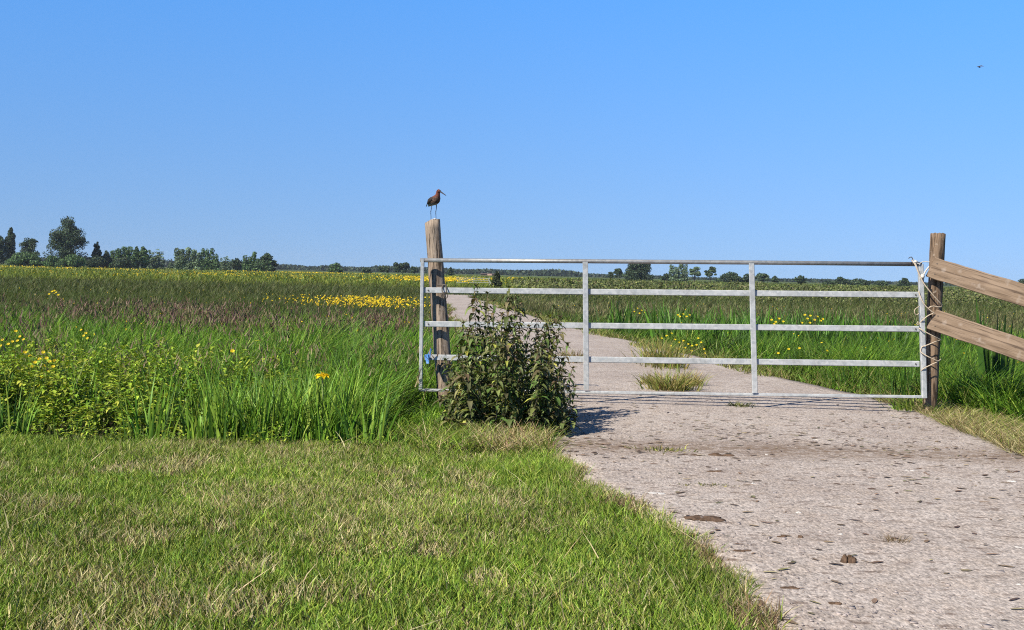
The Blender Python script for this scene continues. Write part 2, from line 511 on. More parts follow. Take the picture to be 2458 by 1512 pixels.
# farm track: strips across, raised a little, with broken edges
ry = np.concatenate([np.arange(.5, 14, .06), np.arange(14, 40, .25), np.arange(40, 62.1, 1)])
nc = 24
V = np.empty((len(ry), nc + 3, 3))
l, r = road_l(ry), road_r(ry)
for c in range(nc + 1):
    V[:, c + 1, 0] = l + (r - l) * c / nc
    V[:, c + 1, 1] = ry
    V[:, c + 1, 2] = 0.014 + 0.010 * (fnoise(V[:, c + 1, 0], ry, .6, 1) - .5) + .006 * math.sin(math.pi * c / nc)
V[:, 0] = V[:, 1] + np.array([-.03, 0, -.06]); V[:, -1] = V[:, -2] + np.array([.03, 0, -.06])
nv = nc + 3
ii = (np.arange(len(ry) - 1)[:, None] * nv + np.arange(nv - 1)[None, :]).ravel()
Q = np.stack([ii, ii + 1, ii + nv + 1, ii + nv], 1)
o = link_mesh("farm_track", mesh_np("farm_track", V.reshape(-1, 3), Q, smooth=True), MAT_ROAD)
set_props(o, "worn pinkish grey concrete farm track running through the gate", "track", None, "structure")

# ------------------------------------------------------------------ grass
def pick(n, cols, wts):
    cols = np.array(cols); idx = rng.choice(len(cols), n, p=np.array(wts) / sum(wts))
    return cols[idx] * rng.uniform(.62, 1.42, (n, 1)) * rng.uniform(.93, 1.07, (n, 3))

LUSH = [(.18, .31, .034), (.25, .38, .045), (.33, .44, .06), (.10, .20, .024), (.42, .48, .10)]
STRAW = [(.56, .47, .24), (.66, .56, .33), (.44, .38, .16)]

def on_road(x, y, m=0.0): return (x > road_l(y) - m) & (x < road_r(y) + m) & (y < 60)

# mown lawn (left of the track)
N = 250000
y = 2.6 + (EDGE_Y + .12 - 2.6) * rng.random(N) ** .9
x = rng.uniform(-1, 1, N)
xl = -(0.47 * y + 1.3)
x = xl + (rng.random(N)) * (road_l(y) + .10 - xl)
edge_d = road_l(y) - x
keep = (edge_d > -.07 + .10 * vnoise(x, y, .12, 8)) & (y < EDGE_Y + .10 * fnoise(x, x * 0, .3, 14))
# thin out bare straw spots
bare = fnoise(x, y, .55, 21)
for bx_, by_, br_ in [(WX(1065, 5.05), 5.05, .16), (WX(350, 5.15), 5.15, .2), (WX(540, 5.4), 5.4, .13), (WX(980, 6.6), 6.6, .16), (WX(240, 4.5), 4.5, .15), (WX(760, 4.35), 4.35, .14), (WX(300, 6.9), 6.9, .2), (WX(1180, 4.6), 4.6, .12), (WX(620, 4.7), 4.7, .17), (WX(150, 5.8), 5.8, .2), (WX(860, 5.6), 5.6, .14), (WX(460, 7.2), 7.2, .24), (WX(1240, 6.1), 6.1, .15)]:
    bare = np.maximum(bare, .84 - .25 * (((x - bx_) / br_) ** 2 + ((y - by_) / (br_ * 1.3)) ** 2))
keep &= ~((bare > .72) & (rng.random(N) < .35))
x, y, edge_d, bare = x[keep], y[keep], edge_d[keep], bare[keep]
n = len(x)
z = gz(x, y)
dry = .08 + np.clip((fnoise(x, y, .8, 31) - .36) * 3.4, 0, 1) * .9 + sstep(.62, .75, bare) * .5
near_edge = sstep(.75, .15, edge_d)
dry = np.clip(dry * (1 - .75 * near_edge * (edge_d > .1)) + .9 * (edge_d < .05 + .12 * vnoise(x, y, .35, 12)), .06, 1)
lush = pick(n, LUSH, [3, 3, 2, 2, 2]); straw = pick(n, STRAW + [(.36, .38, .12)], [2, 2, 2, 4])
isdry = rng.random(n) < dry * .52
col = np.where(isdry[:, None], straw, lush)
col = col * (.66 + .68 * fnoise(x, y, .75, 44))[:, None]
spot = sstep(.66, .78, bare)
col = np.where((rng.random(n) < spot * .42)[:, None], pick(n, [(.60, .50, .26), (.52, .45, .21), (.64, .57, .33)], [1, 1, 1]), col)
col = np.where(((edge_d < .20 * vnoise(x, y, .4, 18) + .03) & (rng.random(n) < .6) & (vnoise(x, y, .5, 13) > .42))[:, None], pick(n, [(.36, .25, .14), (.24, .16, .09), (.42, .33, .2)], [1, 1, 1]), col)
h = rng.uniform(.022, .056, n) * (.45 + 1.1 * fnoise(x, y, .42, 41)) * (1 + .45 * near_edge)
h = np.where(rng.random(n) < .02, h * 1.7, h)
parts = [blades(np.stack([x, y, z], 1), h, rng.uniform(.0035, .0075, n), rng.uniform(0, 6.283, n), rng.uniform(.05, .65, n), rng.uniform(.0, .6, n), col, 2)]
# longer pale lying stalks
n = 110
y = rng.uniform(3.4, EDGE_Y, n); x = -(0.46 * y + .8) + rng.random(n) * (road_l(y) + .46 * y + .8)
parts.append(blades(np.stack([x, y, gz(x, y) + .02], 1), rng.uniform(.06, .12, n), rng.uniform(.004, .007, n), rng.uniform(0, 6.283, n), rng.uniform(.6, 2.2, n), rng.uniform(0, .4, n), pick(n, STRAW, [1, 2, 1]), 2))
o = link_mesh("lawn_grass", mesh_np("lawn_grass", *join_np(parts)), MAT_GRASS)
set_props(o, "short trodden lawn grass with straw coloured patches beside the track", "grass", None, "stuff")

# right verge: dry trampled grass around the fence post
N = 26000
y = rng.uniform(7.2, 12.2, N); x = road_r(y) - .06 + rng.random(N) ** 1.5 * 2.4
lim = np.interp(x, [3.7, 4.3, 4.8, 6.5], [12.2, 11.3, 10.4, 9.6])
keep = (y < lim + .2 * rng.random(N))
x, y = x[keep], y[keep]; n = len(x)
dd = sstep(0, 1.0, x - road_r(y)) * .5 + .2
isg = rng.random(n) < dd
col = np.where(isg[:, None], pick(n, LUSH + [(.2, .26, .06)], [1, 2, 2, 1, 2, 4]), pick(n, STRAW + [(.30, .25, .10), (.20, .13, .07)], [2, 2, 2, 3, 1]))
ne = 15000
ye = 9.5 + 38 * rng.random(ne) ** 1.6; sd = rng.random(ne) < .55; ins = rng.random(ne) ** 1.5 * .42 - .08
xe = np.where(sd, road_r(ye) - ins, road_l(ye) + ins)
ke = vnoise(xe * 0 + sd * 9, ye, .9, 19) > .35 + ins * 1.2
xe, ye = xe[ke], ye[ke]; ne = len(xe)
edge_part = blades(np.stack([xe, ye, np.full(ne, .01)], 1), rng.uniform(.04, .16, ne), rng.uniform(.008, .016, ne) * np.sqrt(ye / 12), rng.uniform(0, 6.283, ne), rng.uniform(.1, .9, ne), rng.uniform(.1, .8, ne), pick(ne, [(.34, .30, .11), (.22, .27, .06), (.42, .34, .17), (.16, .22, .045)], [2, 3, 1, 3]), 2)
o = link_mesh("dry_grass", mesh_np("dry_grass", *join_np([edge_part, blades(np.stack([x, y, gz(x, y)], 1), rng.uniform(.04, .15, n), rng.uniform(.004, .008, n), rng.uniform(0, 6.283, n), rng.uniform(.3, 1.3, n), rng.uniform(.1, 1.0, n), col, 2)])), MAT_GRASS)
set_props(o, "dry straw coloured verge grass along the track edges and round the right fence post", "grass", None, "stuff")

def field(N, y0, y1, xf, hf, wf, cf, segs=3, pw=1.0, lean=(.05, .42), curve=(.05, .9), keepf=None, wind=.35):
    y = y0 + (y1 - y0) * rng.random(N) ** pw
    lo, hi = xf(y)
    x = lo + rng.random(N) * (hi - lo)
    keep = ~on_road(x, y, .03) & (hi > lo)
    if keepf is not None: keep &= keepf(x, y)
    x, y = x[keep], y[keep]; n = len(x)
    az = np.where(rng.random(n) < wind, rng.normal(-.25, .7, n), rng.uniform(0, 6.283, n))
    return blades(np.stack([x, y, gz(x, y)], 1), hf(x, y, n), wf(x, y, n), az, rng.uniform(*lean, n), rng.uniform(*curve, n), cf(x, y, n), segs)

def hw(y): return .465 * y + 1.6
# --- left tall meadow, ditch edge to 40 m
GREEN_T = [(.135, .30, .026), (.19, .38, .034), (.27, .46, .045), (.080, .19, .020), (.30, .44, .055), (.38, .46, .09)]
def col_left(x, y, n):
    g = pick(n, GREEN_T, [3, 4, 3, 3, 1.5, 1])
    yel = sstep(.5, .75, fnoise(x, y, .9, 51)) * sstep(12, 9, y)
    dk = sstep(.52, .40, fnoise(x, y, .8, 55)) * .6
    g = np.where((rng.random(n) < dk)[:, None], pick(n, [(.060, .13, .02), (.085, .17, .025)], [1, 1]), g)
    g = np.where((rng.random(n) < yel * .7)[:, None], pick(n, [(.20, .29, .045), (.25, .30, .06)], [1, 1]), g)
    ol = sstep(16, 30, y + 9 * (fnoise(x, y, 4, 61) - .5))
    oc = pick(n, [(.105, .150, .034), (.135, .165, .046), (.155, .150, .062), (.080, .125, .027)], [3, 3, 1.2, 3])
    return np.where((rng.random(n) < ol)[:, None], oc, g)
def left_span(y): return -hw(y), np.minimum(road_l(y) - .02, np.where(y < 10.6, -.42, 99))
def h_left(x, y, n):
    clump = fnoise(x, y, .7, 71)
    b = .24 + .62 * (clump - .2) + .16 * sstep(8.3, 10.5, y)
    low = sstep(-1.6, -2.5, x) * sstep(10.6, 9.3, y)
    nearroad = sstep(0.05, .9, road_l(y) - x)
    low = np.maximum(low, 1.6 * sstep(-1.30, -.95, x) * sstep(11.6, 11.0, y))
    return b * rng.uniform(.55, 1.1, n) * (1 - .45 * low) * (.45 + .55 * nearroad) * (.8 + .2 * sstep(30, 12, y))
def ditch_gap(x, y):  # bare ditch bank, darkened with painted shade, shows between the clumps
    g = fnoise(x, y, .45, 81)
    w = (x < -1.6 - .9 * vnoise(x, y, .7, 83)) & (y < 11.5) & (rng.random(len(x)) < .78)
    return ~((y < 8.9) & (x < -1.0) & (g < np.where(x < -2.3, .56, .46))) & ~((y < 8.25) & (rng.random(len(x)) < .8)) & ~w & ~((x < -2.2) & (y < 8.62 + .2 * vnoise(x, y, .4, 85)))
parts = [field(46000, 8.0, 14, left_span, h_left, lambda x, y, n: rng.uniform(.007, .018, n), col_left, 3, 1.2, keepf=ditch_gap),
         field(62000, 13, 26, left_span, h_left, lambda x, y, n: rng.uniform(.010, .022, n), col_left, 3, 1.1),
         field(60000, 25, 45, left_span, lambda x, y, n: h_left(x, y, n) * .9, lambda x, y, n: rng.uniform(.010, .022, n), col_left, 2, 1.1)]
# right of the track
def right_span(y): return road_r(y) + .02, np.maximum(hw(y), 6.5)
def col_right(x, y, n):
    g = pick(n, GREEN_T, [4, 4, 2, 4, 1, .7])
    dk = sstep(.52, .40, fnoise(x, y, .8, 56)) * .75
    g = np.where((rng.random(n) < dk)[:, None], pick(n, [(.055, .12, .018), (.075, .155, .024)], [1, 1]), g)
    g = g * .84
    ed = sstep(.75, .1, x - road_r(y)) * .95
    g = np.where((rng.random(n) < ed * .5)[:, None], pick(n, [(.28, .25, .09), (.20, .24, .06), (.14, .20, .04)], [1, 1.5, 2]), g)
    ol = sstep(24, 38, y + 7 * (fnoise(x, y, 4, 62) - .5))
    oc = pick(n, [(.085, .110, .030), (.115, .120, .040), (.150, .130, .060), (.070, .095, .025)], [3, 3, 2, 3])
    return np.where((rng.random(n) < ol)[:, None], oc, g)
def h_right(x, y, n):
    ed = sstep(.0, 1.0, x - road_r(y))
    return (.12 + .42 * ed) * (.3 + 1.25 * fnoise(x, y, .6, 72)) * rng.uniform(.55, 1.15, n) * (1 - .35 * sstep(16, 30, y))
def fence_keep(x, y):
    lim = np.interp(x, [3.7, 4.3, 4.8, 6.5], [12.0, 11.2, 10.3, 9.5])
    return (y > lim)
parts += [field(42000, 9.4, 16, right_span, h_right, lambda x, y, n: rng.uniform(.008, .018, n), col_right, 3, 1.1, lean=(.1, .5), keepf=fence_keep),
          field(48000, 15, 28, right_span, h_right, lambda x, y, n: rng.uniform(.011, .022, n), col_right, 3, 1.0),
          field(50000, 27, 45, right_span, h_right, lambda x, y, n: rng.uniform(.012, .022, n), col_right, 2, 1.0)]
o = link_mesh("meadow_grass", mesh_np("meadow_grass", *join_np(parts)), MAT_GRASS)
set_props(o, "tall green meadow grass on both sides of the track behind the ditch", "grass", None, "stuff")

# --- far field: shorter count, wider tufts
def col_far(x, y, n):
    band = sstep(75, 105, y + 18 * (fnoise(x, y, 25, 91) - .5))
    right = sstep(-8, 6, x - .06 * y)
    olive = pick(n, [(.100, .135, .034), (.130, .150, .046), (.155, .145, .068), (.075, .110, .026)], [3, 3, 1.6, 3])
    yg = pick(n, [(.20, .26, .040), (.26, .30, .050), (.14, .21, .035), (.30, .29, .04)], [3, 2.5, 3, 1.5])
    og = pick(n, [(.15, .20, .042), (.19, .22, .058), (.11, .155, .035)], [3, 2, 3])
    far = np.where((rng.random(n) < right)[:, None], og, yg)
    return np.where((rng.random(n) < band)[:, None], far, olive)
parts = [field(60000, 44, 95, lambda y: (-hw(y) - 2, hw(y) + 2), lambda x, y, n: rng.uniform(.25, .52, n), lambda x, y, n: rng.uniform(.02, .05, n), col_far, 2),
         field(60000, 90, 420, lambda y: (-hw(y) - 4, hw(y) + 4), lambda x, y, n: rng.uniform(.30, .62, n), lambda x, y, n: rng.uniform(.06, .22, n) * (y / 150), col_far, 1, 1.6)]
o = link_mesh("distant_grass", mesh_np("distant_grass", *join_np(parts)), MAT_GRASS)
set_props(o, "distant olive and yellow green meadow stretching to the trees", "meadow", None, "stuff")

# --- purplish seed heads (sorrel and grasses in flower)
def panicles(N, y0, y1, span, dens, hh, cols, w=.012):
    y = rng.uniform(y0, y1, N); lo, hi = span(y); x = lo + rng.random(N) * (hi - lo)
    keep = (rng.random(N) < dens(x, y)) & ~on_road(x, y, .1)
    x, y = x[keep], y[keep]; n = len(x)
    h = hh(x, y, n); P = np.stack([x, y, gz(x, y)], 1)
    az = rng.normal(-.2, .8, n); lean = rng.uniform(.05, .3, n)
    stem = blades(P, h, np.full(n, w * .35), az, lean, rng.uniform(0, .25, n), pick(n, [(.16, .16, .06), (.20, .15, .08)], [1, 1]), 2, .5)
    out = [stem]
    for k in range(4):
        t = .70 + .08 * k
        q = P + np.stack([np.cos(az) * h * lean * t, np.sin(az) * h * lean * t, h * t * .97], 1) + rng.normal(0, .010, (n, 3))
        out.append(blades(q, rng.uniform(4.5, 8, n) * w, rng.uniform(1.0, 1.9, n) * w, rng.uniform(0, 6.283, n), rng.uniform(0, .5, n), rng.uniform(0, .5, n), pick(n, cols, [1] * len(cols)), 1, .3))
    return join_np(out)
def sorrel(x, y):
    d = .025 + .05 * sstep(.5, .7, fnoise(x, y, 2.2, 101)) * sstep(15, 18, y)
    for a, b_, sa, sb, k in ((-.435, 15.5, .022, 1.2, .55), (-.275, 19.5, .045, 2.2, .9), (-.30, 24, .06, 2.0, .35), (-.125, 19.8, .040, 1.6, .95), (-.19, 17.5, .05, 1.5, .35), (-.38, 22, .04, 2, .3)):
        d = d + k * np.exp(-((x / y - a) / sa) ** 2 - ((y - b_) / sb) ** 2) * (.35 + .9 * vnoise(x, y, .6, 103))
    return np.clip(d, 0, 1) * sstep(31, 25, y) * .62
PURP = [(.16, .09, .072), (.13, .070, .060), (.21, .13, .10), (.20, .17, .09)]
parts = [panicles(30000, 12.5, 33, left_span, sorrel, lambda x, y, n: rng.uniform(.48, .72, n), PURP, .012),
         panicles(2500, 9.6, 13, left_span, lambda x, y: .10 + 0 * x, lambda x, y, n: rng.uniform(.5, .75, n), [(.20, .15, .09), (.24, .21, .10)], .010),
         panicles(6000, 25, 45, right_span, lambda x, y: .5 + 0 * x, lambda x, y, n: rng.uniform(.4, .58, n), [(.17, .17, .07), (.21, .19, .09), (.15, .17, .06)], .012)]
o = link_mesh("seed_heads", mesh_np("seed_heads", *join_np(parts)), MAT_STALK)
set_props(o, "purplish brown grass and sorrel seed heads drifting through the left meadow", "seed heads", None, "stuff")

# --- broad sword leaves (yellow iris and reed) in clumps
def sword_clumps(centres, per, h0, h1, w0, w1, rad, cols, wts):
    out = []
    for cx, cy, k in centres:
        n = max(3, int(per * k))
        a = rng.uniform(0, 6.283, n); rr = rad * rng.random(n) ** .6
        x = cx + rr * np.cos(a); y = cy + rr * np.sin(a)
        out.append(blades(np.stack([x, y, gz(x, y)], 1), rng.uniform(h0, h1, n) * k, rng.uniform(w0, w1, n), a + rng.normal(0, .5, n), rng.uniform(.02, .22, n), rng.uniform(.0, .35, n), pick(n, cols, wts), 4, .08, rng.normal(0, .6, n)))
    return out
SW = [(.15, .31, .028), (.22, .39, .040), (.31, .45, .06), (.09, .19, .028)]
parts = []
cs = [(rng.uniform(-4.8, -.6), rng.uniform(8.1, 9.6), rng.uniform(.6, 1.0)) for _ in range(70)]
cs += [(rng.uniform(-2.75, -.55), rng.uniform(8.15, 9.0), rng.uniform(.7, 1.05)) for _ in range(75)]
cs = [c for c in cs if not (c[0] < -2.3 and c[1] < 9.4 and random.random() < .9)]
cs = [c for c in cs if c[0] < -1.12 or c[1] < 8.2]
cs += [(WX(p, 8.3), 8.3, 1.0) for p in (520, 545, 580, 640, 700, 740, 800, 840, 870, 900, 40, 20)]
parts += sword_clumps(cs, 20, .30, .64, .009, .024, .13, SW, [3, 3, 2, 2])
cs = [(rng.uniform(-3.2, -1.15), rng.uniform(9.2, 12.5), rng.uniform(.65, 1.0)) for _ in range(90)]
parts += sword_clumps(cs, 12, .40, .70, .012, .026, .15, [(.12, .28, .026), (.19, .38, .036), (.09, .2, .025)], [3, 2, 2])
cs = [(rng.uniform(1.5, 9.0) , rng.uniform(20.5, 27), rng.uniform(.7, 1.05)) for _ in range(150)]
cs = [c for c in cs if c[0] > np.interp(c[1], RR_D, RR_X) + .6]
parts += sword_clumps(cs, 13, .66, 1.02, .032, .056, .24, [(.075, .17, .022), (.12, .27, .03), (.05, .12, .018)], [3, 2, 2])
cs = [(rng.uniform(3.8, 6.6), rng.uniform(11.6, 14), rng.uniform(.5, .85)) for _ in range(40)]
parts += sword_clumps(cs, 14, .4, .72, .010, .018, .16, [(.060, .150, .020), (.085, .200, .024), (.05, .115, .02)], [3, 2, 2])
o = link_mesh("sword_leaves", mesh_np("sword_leaves", *join_np(parts)), MAT_LEAF)
set_props(o, "bright green sword shaped reed and iris leaves along the ditch", "reeds", None, "stuff")

# --- low yellow green weeds on the ditch bank
parts = []
def weeds(cx, cy, h, nleaf, cols, L=.05):
    P0 = np.array([cx, cy, float(gz(cx, cy))])
    ns = rng.integers(3, 6)
    for s in range(ns):
        a = rng.uniform(0, 6.28); ln = rng.uniform(.1, .5); hh = h * rng.uniform(.6, 1.05)
        m = max(4, nleaf // ns)
        t = rng.uniform(.25, 1.0, m)
        P = P0 + np.stack([np.cos(a) * ln * hh * t, np.sin(a) * ln * hh * t, hh * t], 1)
        parts.append(leaves(P, rng.uniform(0, 6.28, m), L * rng.uniform(.6, 1.2, m), L * .45 * rng.uniform(.7, 1.2, m), rng.uniform(-.1, .8, m), rng.uniform(.2, 1.2, m), pick(m, cols, [1] * len(cols))))
        parts.append(blades(P0[None], np.array([hh]), np.array([.006]), np.array([a]), np.array([ln]), np.array([0.]), np.array([[.16, .22, .05]]), 3, .6))
WC = [(.30, .46, .04), (.38, .52, .05), (.20, .36, .035), (.46, .52, .07)]
for _ in range(460):
    xx = -1.5 - 3.8 * rng.random() ** .55; yy = rng.uniform(8.7, 12.5) if xx < -2.1 else rng.uniform(8.2, 9.8)
    weeds(xx, yy, rng.uniform(.34, .66) * (.7 if yy < 9.2 else 1), 46, WC, .07)
for _ in range(60):
    xx = rng.uniform(-4.6, -.6); weeds(xx, rng.uniform(7.85, 8.2), rng.uniform(.06, .16), 16, WC, .035)
for xx in (-3.62, -3.05, -2.9, -2.45, -3.9, -2.2, -1.7, -3.3):
    weeds(xx, rng.uniform(8.1, 8.5), rng.uniform(.22, .42), 40, WC, .055)
for _ in range(90):
    yy = rng.uniform(10.8, 16); xx = float(road_r(yy)) + rng.uniform(.1, 2.6)
    weeds(xx, yy, rng.uniform(.2, .45), 18, [(.12, .20, .03), (.16, .24, .04), (.08, .15, .025)])
o = link_mesh("bank_weeds", mesh_np("bank_weeds", *join_np(parts)), MAT_LEAF)
set_props(o, "low yellow green leafy weeds covering the ditch bank", "weeds", None, "stuff")

# ------------------------------------------------------------------ yellow flowers in drifts
def flower_cards(P, s, cols):
    n = len(P)
    return join_np([cards(P, s, pick(n, cols, [1] * len(cols)), np.array([0, -.55, .8]), 1.0, .45) for _ in range(2)])
YEL = [(.76, .55, .02), (.84, .64, .03), (.66, .46, .02)]
parts = []
# dense drift left of the gate
n = 800; y = rng.uniform(29, 36, n); cxx = -3.9 * y / 32; x = cxx + rng.normal(0, .72, n) * (y / 32)
x = np.where(rng.random(n) < .22, x - rng.uniform(.6, 2.2, n), x)
parts.append(flower_cards(np.stack([x, y, gz(x, y) + rng.uniform(.42, .60, n)], 1), rng.uniform(.035, .07, n), YEL))
# far strips
n = 7000; y = 92 + 190 * rng.random(n) ** 1.2; x = rng.uniform(-1, .02, n) * hw(y)
m = sstep(.40, .62, fnoise(x, y * .5, 22, 111)) * (.25 + .75 * sstep(110, 150, y)) * np.clip(1.0 - np.abs(x / y + .33) * 2.2, .12, 1)
kk = rng.random(n) < m; x, y = x[kk], y[kk]; n = len(x)
parts.append(flower_cards(np.stack([x, y, gz(x, y) + rng.uniform(.42, .66, n)], 1), rng.uniform(.08, .26, n) * (y / 170), YEL + [(.55, .45, .05)]))
n = 700; y = rng.uniform(105, 190, n); x = (1045 - PX0) / FOC * y + rng.normal(0, .022, n) * y
parts.append(flower_cards(np.stack([x, y, gz(x, y) + rng.uniform(.45, .66, n)], 1), rng.uniform(.12, .3, n), YEL))
# scattered through the meadow further back
n = 260; y = rng.uniform(13, 40, n); x = rng.uniform(-1, 1, n) * hw(y)
kk = ~on_road(x, y, .5); x, y = x[kk], y[kk]; n = len(x)
parts.append(flower_cards(np.stack([x, y, gz(x, y) + rng.uniform(.42, .6, n)], 1), rng.uniform(.025, .045, n), YEL))
o = link_mesh("yellow_flowers", mesh_np("yellow_flowers", *join_np(parts)), MAT_PETAL)
set_props(o, "drifts of yellow flowers in the middle and far meadow", "flowers", None, "stuff")

# individual buttercups that can be told apart
def make_buttercup(name, label, group, kind=0):
    a = np.linspace(0, 2 * np.pi, 6)[:5]
    P = np.tile(np.array([[0., 0., .30]]), (5, 1))
    v, q, c = leaves(P, a, np.full(5, .019), np.full(5, .021), np.full(5, .35), np.full(5, .2), pick(5, [(.85, .66, .03), (.80, .60, .02)], [1, 1]), (0, .5, 1), (.4, 1, .6), .1)
    zz = v[:, 2] - .30; yy = v[:, 1].copy(); tl = .8
    v[:, 1] = yy * math.cos(tl) - zz * math.sin(tl); v[:, 2] = yy * math.sin(tl) + zz * math.cos(tl)
    head = link_mesh("flower_head", mesh_np("flower_head", v, q, c), MAT_PETAL)
    sv, sq, sc = blades(np.zeros((2, 3)), np.array([.30, .30]), np.array([.004, .004]), np.zeros(2), np.zeros(2), np.zeros(2), np.array([[.17, .24, .05]] * 2), 3, .7, np.array([0., 1.57]))
    stem = link_mesh("stem", mesh_np("stem", sv, sq, sc), MAT_STALK)
    t = thing(name, label, "flower", (0, 0, 0), group)
    head.parent = t; stem.parent = t
    return t
proto_cup = None
def cup(px, py, D, label, group, s=1.0):
    """flower whose head shows at px, py"""
    global proto_cup
    p = W(px, py, D)
    g = float(gz(p.x, p.y))
    if proto_cup is None:
        t = proto_cup = make_buttercup("buttercup", label, group)
    else:
        t = proto_cup.copy(); COL.objects.link(t)
        for ch in proto_cup.children:
            c = ch.copy(); COL.objects.link(c); c.parent = t
        set_props(t, label, "flower", group)
    k = (p.z - g) / .30
    t.location = (p.x, p.y, g); t.rotation_euler = (0, 0, random.uniform(-.5, .5))
    for ch in t.children:
        if ch.name.startswith("stem"): ch.scale = (1, 1, k)
        else:
            ch.location = (0, 0, .30 * k); ch.scale = (s * .5,) * 3
    return t
r_ = random.Random(5)
for px, py in [(72, 855), (95, 862), (108, 878), (120, 868), (128, 880), (115, 893), (85, 870), (100, 905), (132, 866), (78, 880), (70, 898), (112, 860), (93, 925), (127, 924), (104, 846), (60, 846)]:
    cup(px, py, 9.3 + r_.uniform(-.2, .5), "small yellow buttercup in the thick patch low in the weeds by the left ditch bank", "buttercups low in the left weeds", 1.7)
for px, py in [(38, 795), (42, 818), (6, 816), (30, 820), (57, 815), (20, 826), (3, 830), (48, 808)]:
    cup(px, py, 10.4 + r_.uniform(0, .6), "small yellow buttercup at the left picture edge above the thick patch", "buttercups at the left edge", 1.6)
for px, py in [(195, 792), (206, 800), (210, 812), (201, 806)]:
    cup(px, py, 10.8 + r_.uniform(0, .6), "small yellow buttercup in the group right of the left edge cluster", "buttercups right of the edge cluster", 1.5)
for px, py in [(125, 700), (130, 698), (135, 702), (118, 706), (140, 708)]:
    cup(px, py, 24 + r_.uniform(0, 2), "yellow flower among the dark grasses high in the left meadow", "flowers high in the left meadow", 2.8)
for px, py in [(1530, 740), (1540, 745), (1522, 748), (1535, 752), (1548, 750)]:
    cup(px, py, 22 + r_.uniform(0, 2), "yellow flower in the left group seen between the second and third gate rails", "yellow flowers between the upper rails, left group", 2.0)
for px, py in [(1627, 756), (1640, 754), (1655, 756), (1648, 760), (1632, 760)]:
    cup(px, py, 20 + r_.uniform(0, 1), "flat yellow flower in the middle group seen between the second and third gate rails", "yellow flowers between the upper rails, middle group", 2.2)
for px, py in [(1852, 768), (1862, 773), (1870, 765), (1858, 778), (1880, 772), (1932, 756), (1938, 765), (1945, 758), (1955, 768), (1962, 760), (1970, 770), (1944, 775), (1975, 766), (1925, 775)]:
    cup(px, py, 17.5 + r_.uniform(0, 1), "yellow flower in the right group above the third gate rail", "yellow flowers above the third rail, right group", 2.2)
for px, py in [(1600, 806), (1612, 800), (1588, 812), (1620, 815), (1630, 822), (1640, 818), (1652, 826), (1661, 830), (1645, 835), (1672, 828), (1683, 822), (1690, 838), (1660, 842), (1630, 838), (1676, 812), (1692, 848), (1610, 830)]:
    cup(px, py, 16.5 + r_.uniform(0, 1.2), "yellow flower in the patch beside the tan grass between the third and fourth rails", "yellow flowers beside the tan grass tuft", 1.8)
for px, py in [(1868, 848), (1893, 838), (1919, 836), (1985, 842)]:
    cup(px, py, 14.0 + r_.uniform(0, .6), "single yellow dandelion like flower low in the grass right of the second upright", "low yellow flowers right of the second upright", 1.8)
cup(558, 843, 9.6, "lone orange yellow flower left of the tall iris bloom", None, 2.0)

# tall yellow iris flower standing in front of the reeds
ir0 = W(772, 1056, 8.15); irt = W(774, 905, 8.15); ir0.z = float(gz(ir0.x, ir0.y))
t = thing("yellow_iris", "single yellow iris bloom on a tall pale stem in front of the reeds", "flower", ir0)
path = smooth_path([ir0, ir0.lerp(irt, .5) + Vector((.006, 0, 0)), irt], 5)
link_mesh("stem", mesh_py("stem", [tube_arr(path, [.008] * 5 + [.006] * 6, 6)], True), mat_plain("iris_stem", (.26, .34, .10), .6, .2, 30), t)
pt = np.tile(np.array([[irt.x, irt.y, irt.z]]), (6, 1))
fl = join_np([leaves(pt, np.array([-2.9, -1.2, .2, -2.2, -.4, 1.6]), np.full(6, .062), np.full(6, .050), np.array([.9, .7, .9, .5, .6, .8]), np.array([1.6, 1.8, 1.6, 1.3, 1.4, 1.5]), pick(6, [(.90, .64, .015)], [1])),
              leaves(pt[:3], np.array([.3, 2.4, 4.4]), np.full(3, .04), np.full(3, .022), np.full(3, 1.4), np.full(3, .3), pick(3, [(.85, .60, .02)], [1]))])
link_mesh("petals", mesh_np("petals", *fl), MAT_PETAL, t)
n = 5
b = blades(np.tile(np.array(ir0), (n, 1)) + rng.normal(0, .02, (n, 3)) * [1, 1, 0], rng.uniform(.35, .6, n), np.full(n, .016), np.array([2.8, .2, 3.3, .5, 1.8]), rng.uniform(.08, .2, n), rng.uniform(0, .2, n), pick(n, SW, [1, 1, 1, 1]), 4, .08, np.zeros(n))
link_mesh("sword_leaf", mesh_np("sword_leaf", *b), MAT_LEAF, t)

# dark iris clump rising behind the two boards at the right
ic = Vector((WX(2400, 11.8), 11.8, float(gz(WX(2400, 11.8), 11.8))))
t = thing("iris_clump", "dark sword leaves rising above the lower board at the right", "plant", ic)
tips = [(2343, 735), (2360, 762), (2345, 790), (2394, 768), (2400, 778), (2372, 800), (2414, 762), (2432, 772), (2428, 790), (2386, 790), (2446, 800), (2352, 755)]
for i, (a, b_) in enumerate(tips):
    tip = W(a, b_, 11.8 + .04 * (i % 3)); bx = ic.x + (tip.x - ic.x) * .45
    P = np.array([[bx, tip.y, ic.z]]); hh = (tip.z - ic.z) * 1.06; ln = (tip.x - bx) / hh
    v = blades(P, np.array([hh]), np.array([.075 if i % 3 else .095]), np.array([0.]), np.array([ln]), np.array([0.]), pick(1, [(.045, .10, .022), (.06, .13, .02)], [1, 1]), 5, .08, np.array([.2 * (i % 4)]))
    link_mesh("leaf_blade", mesh_np("leaf_blade", *v), MAT_LEAF, t)

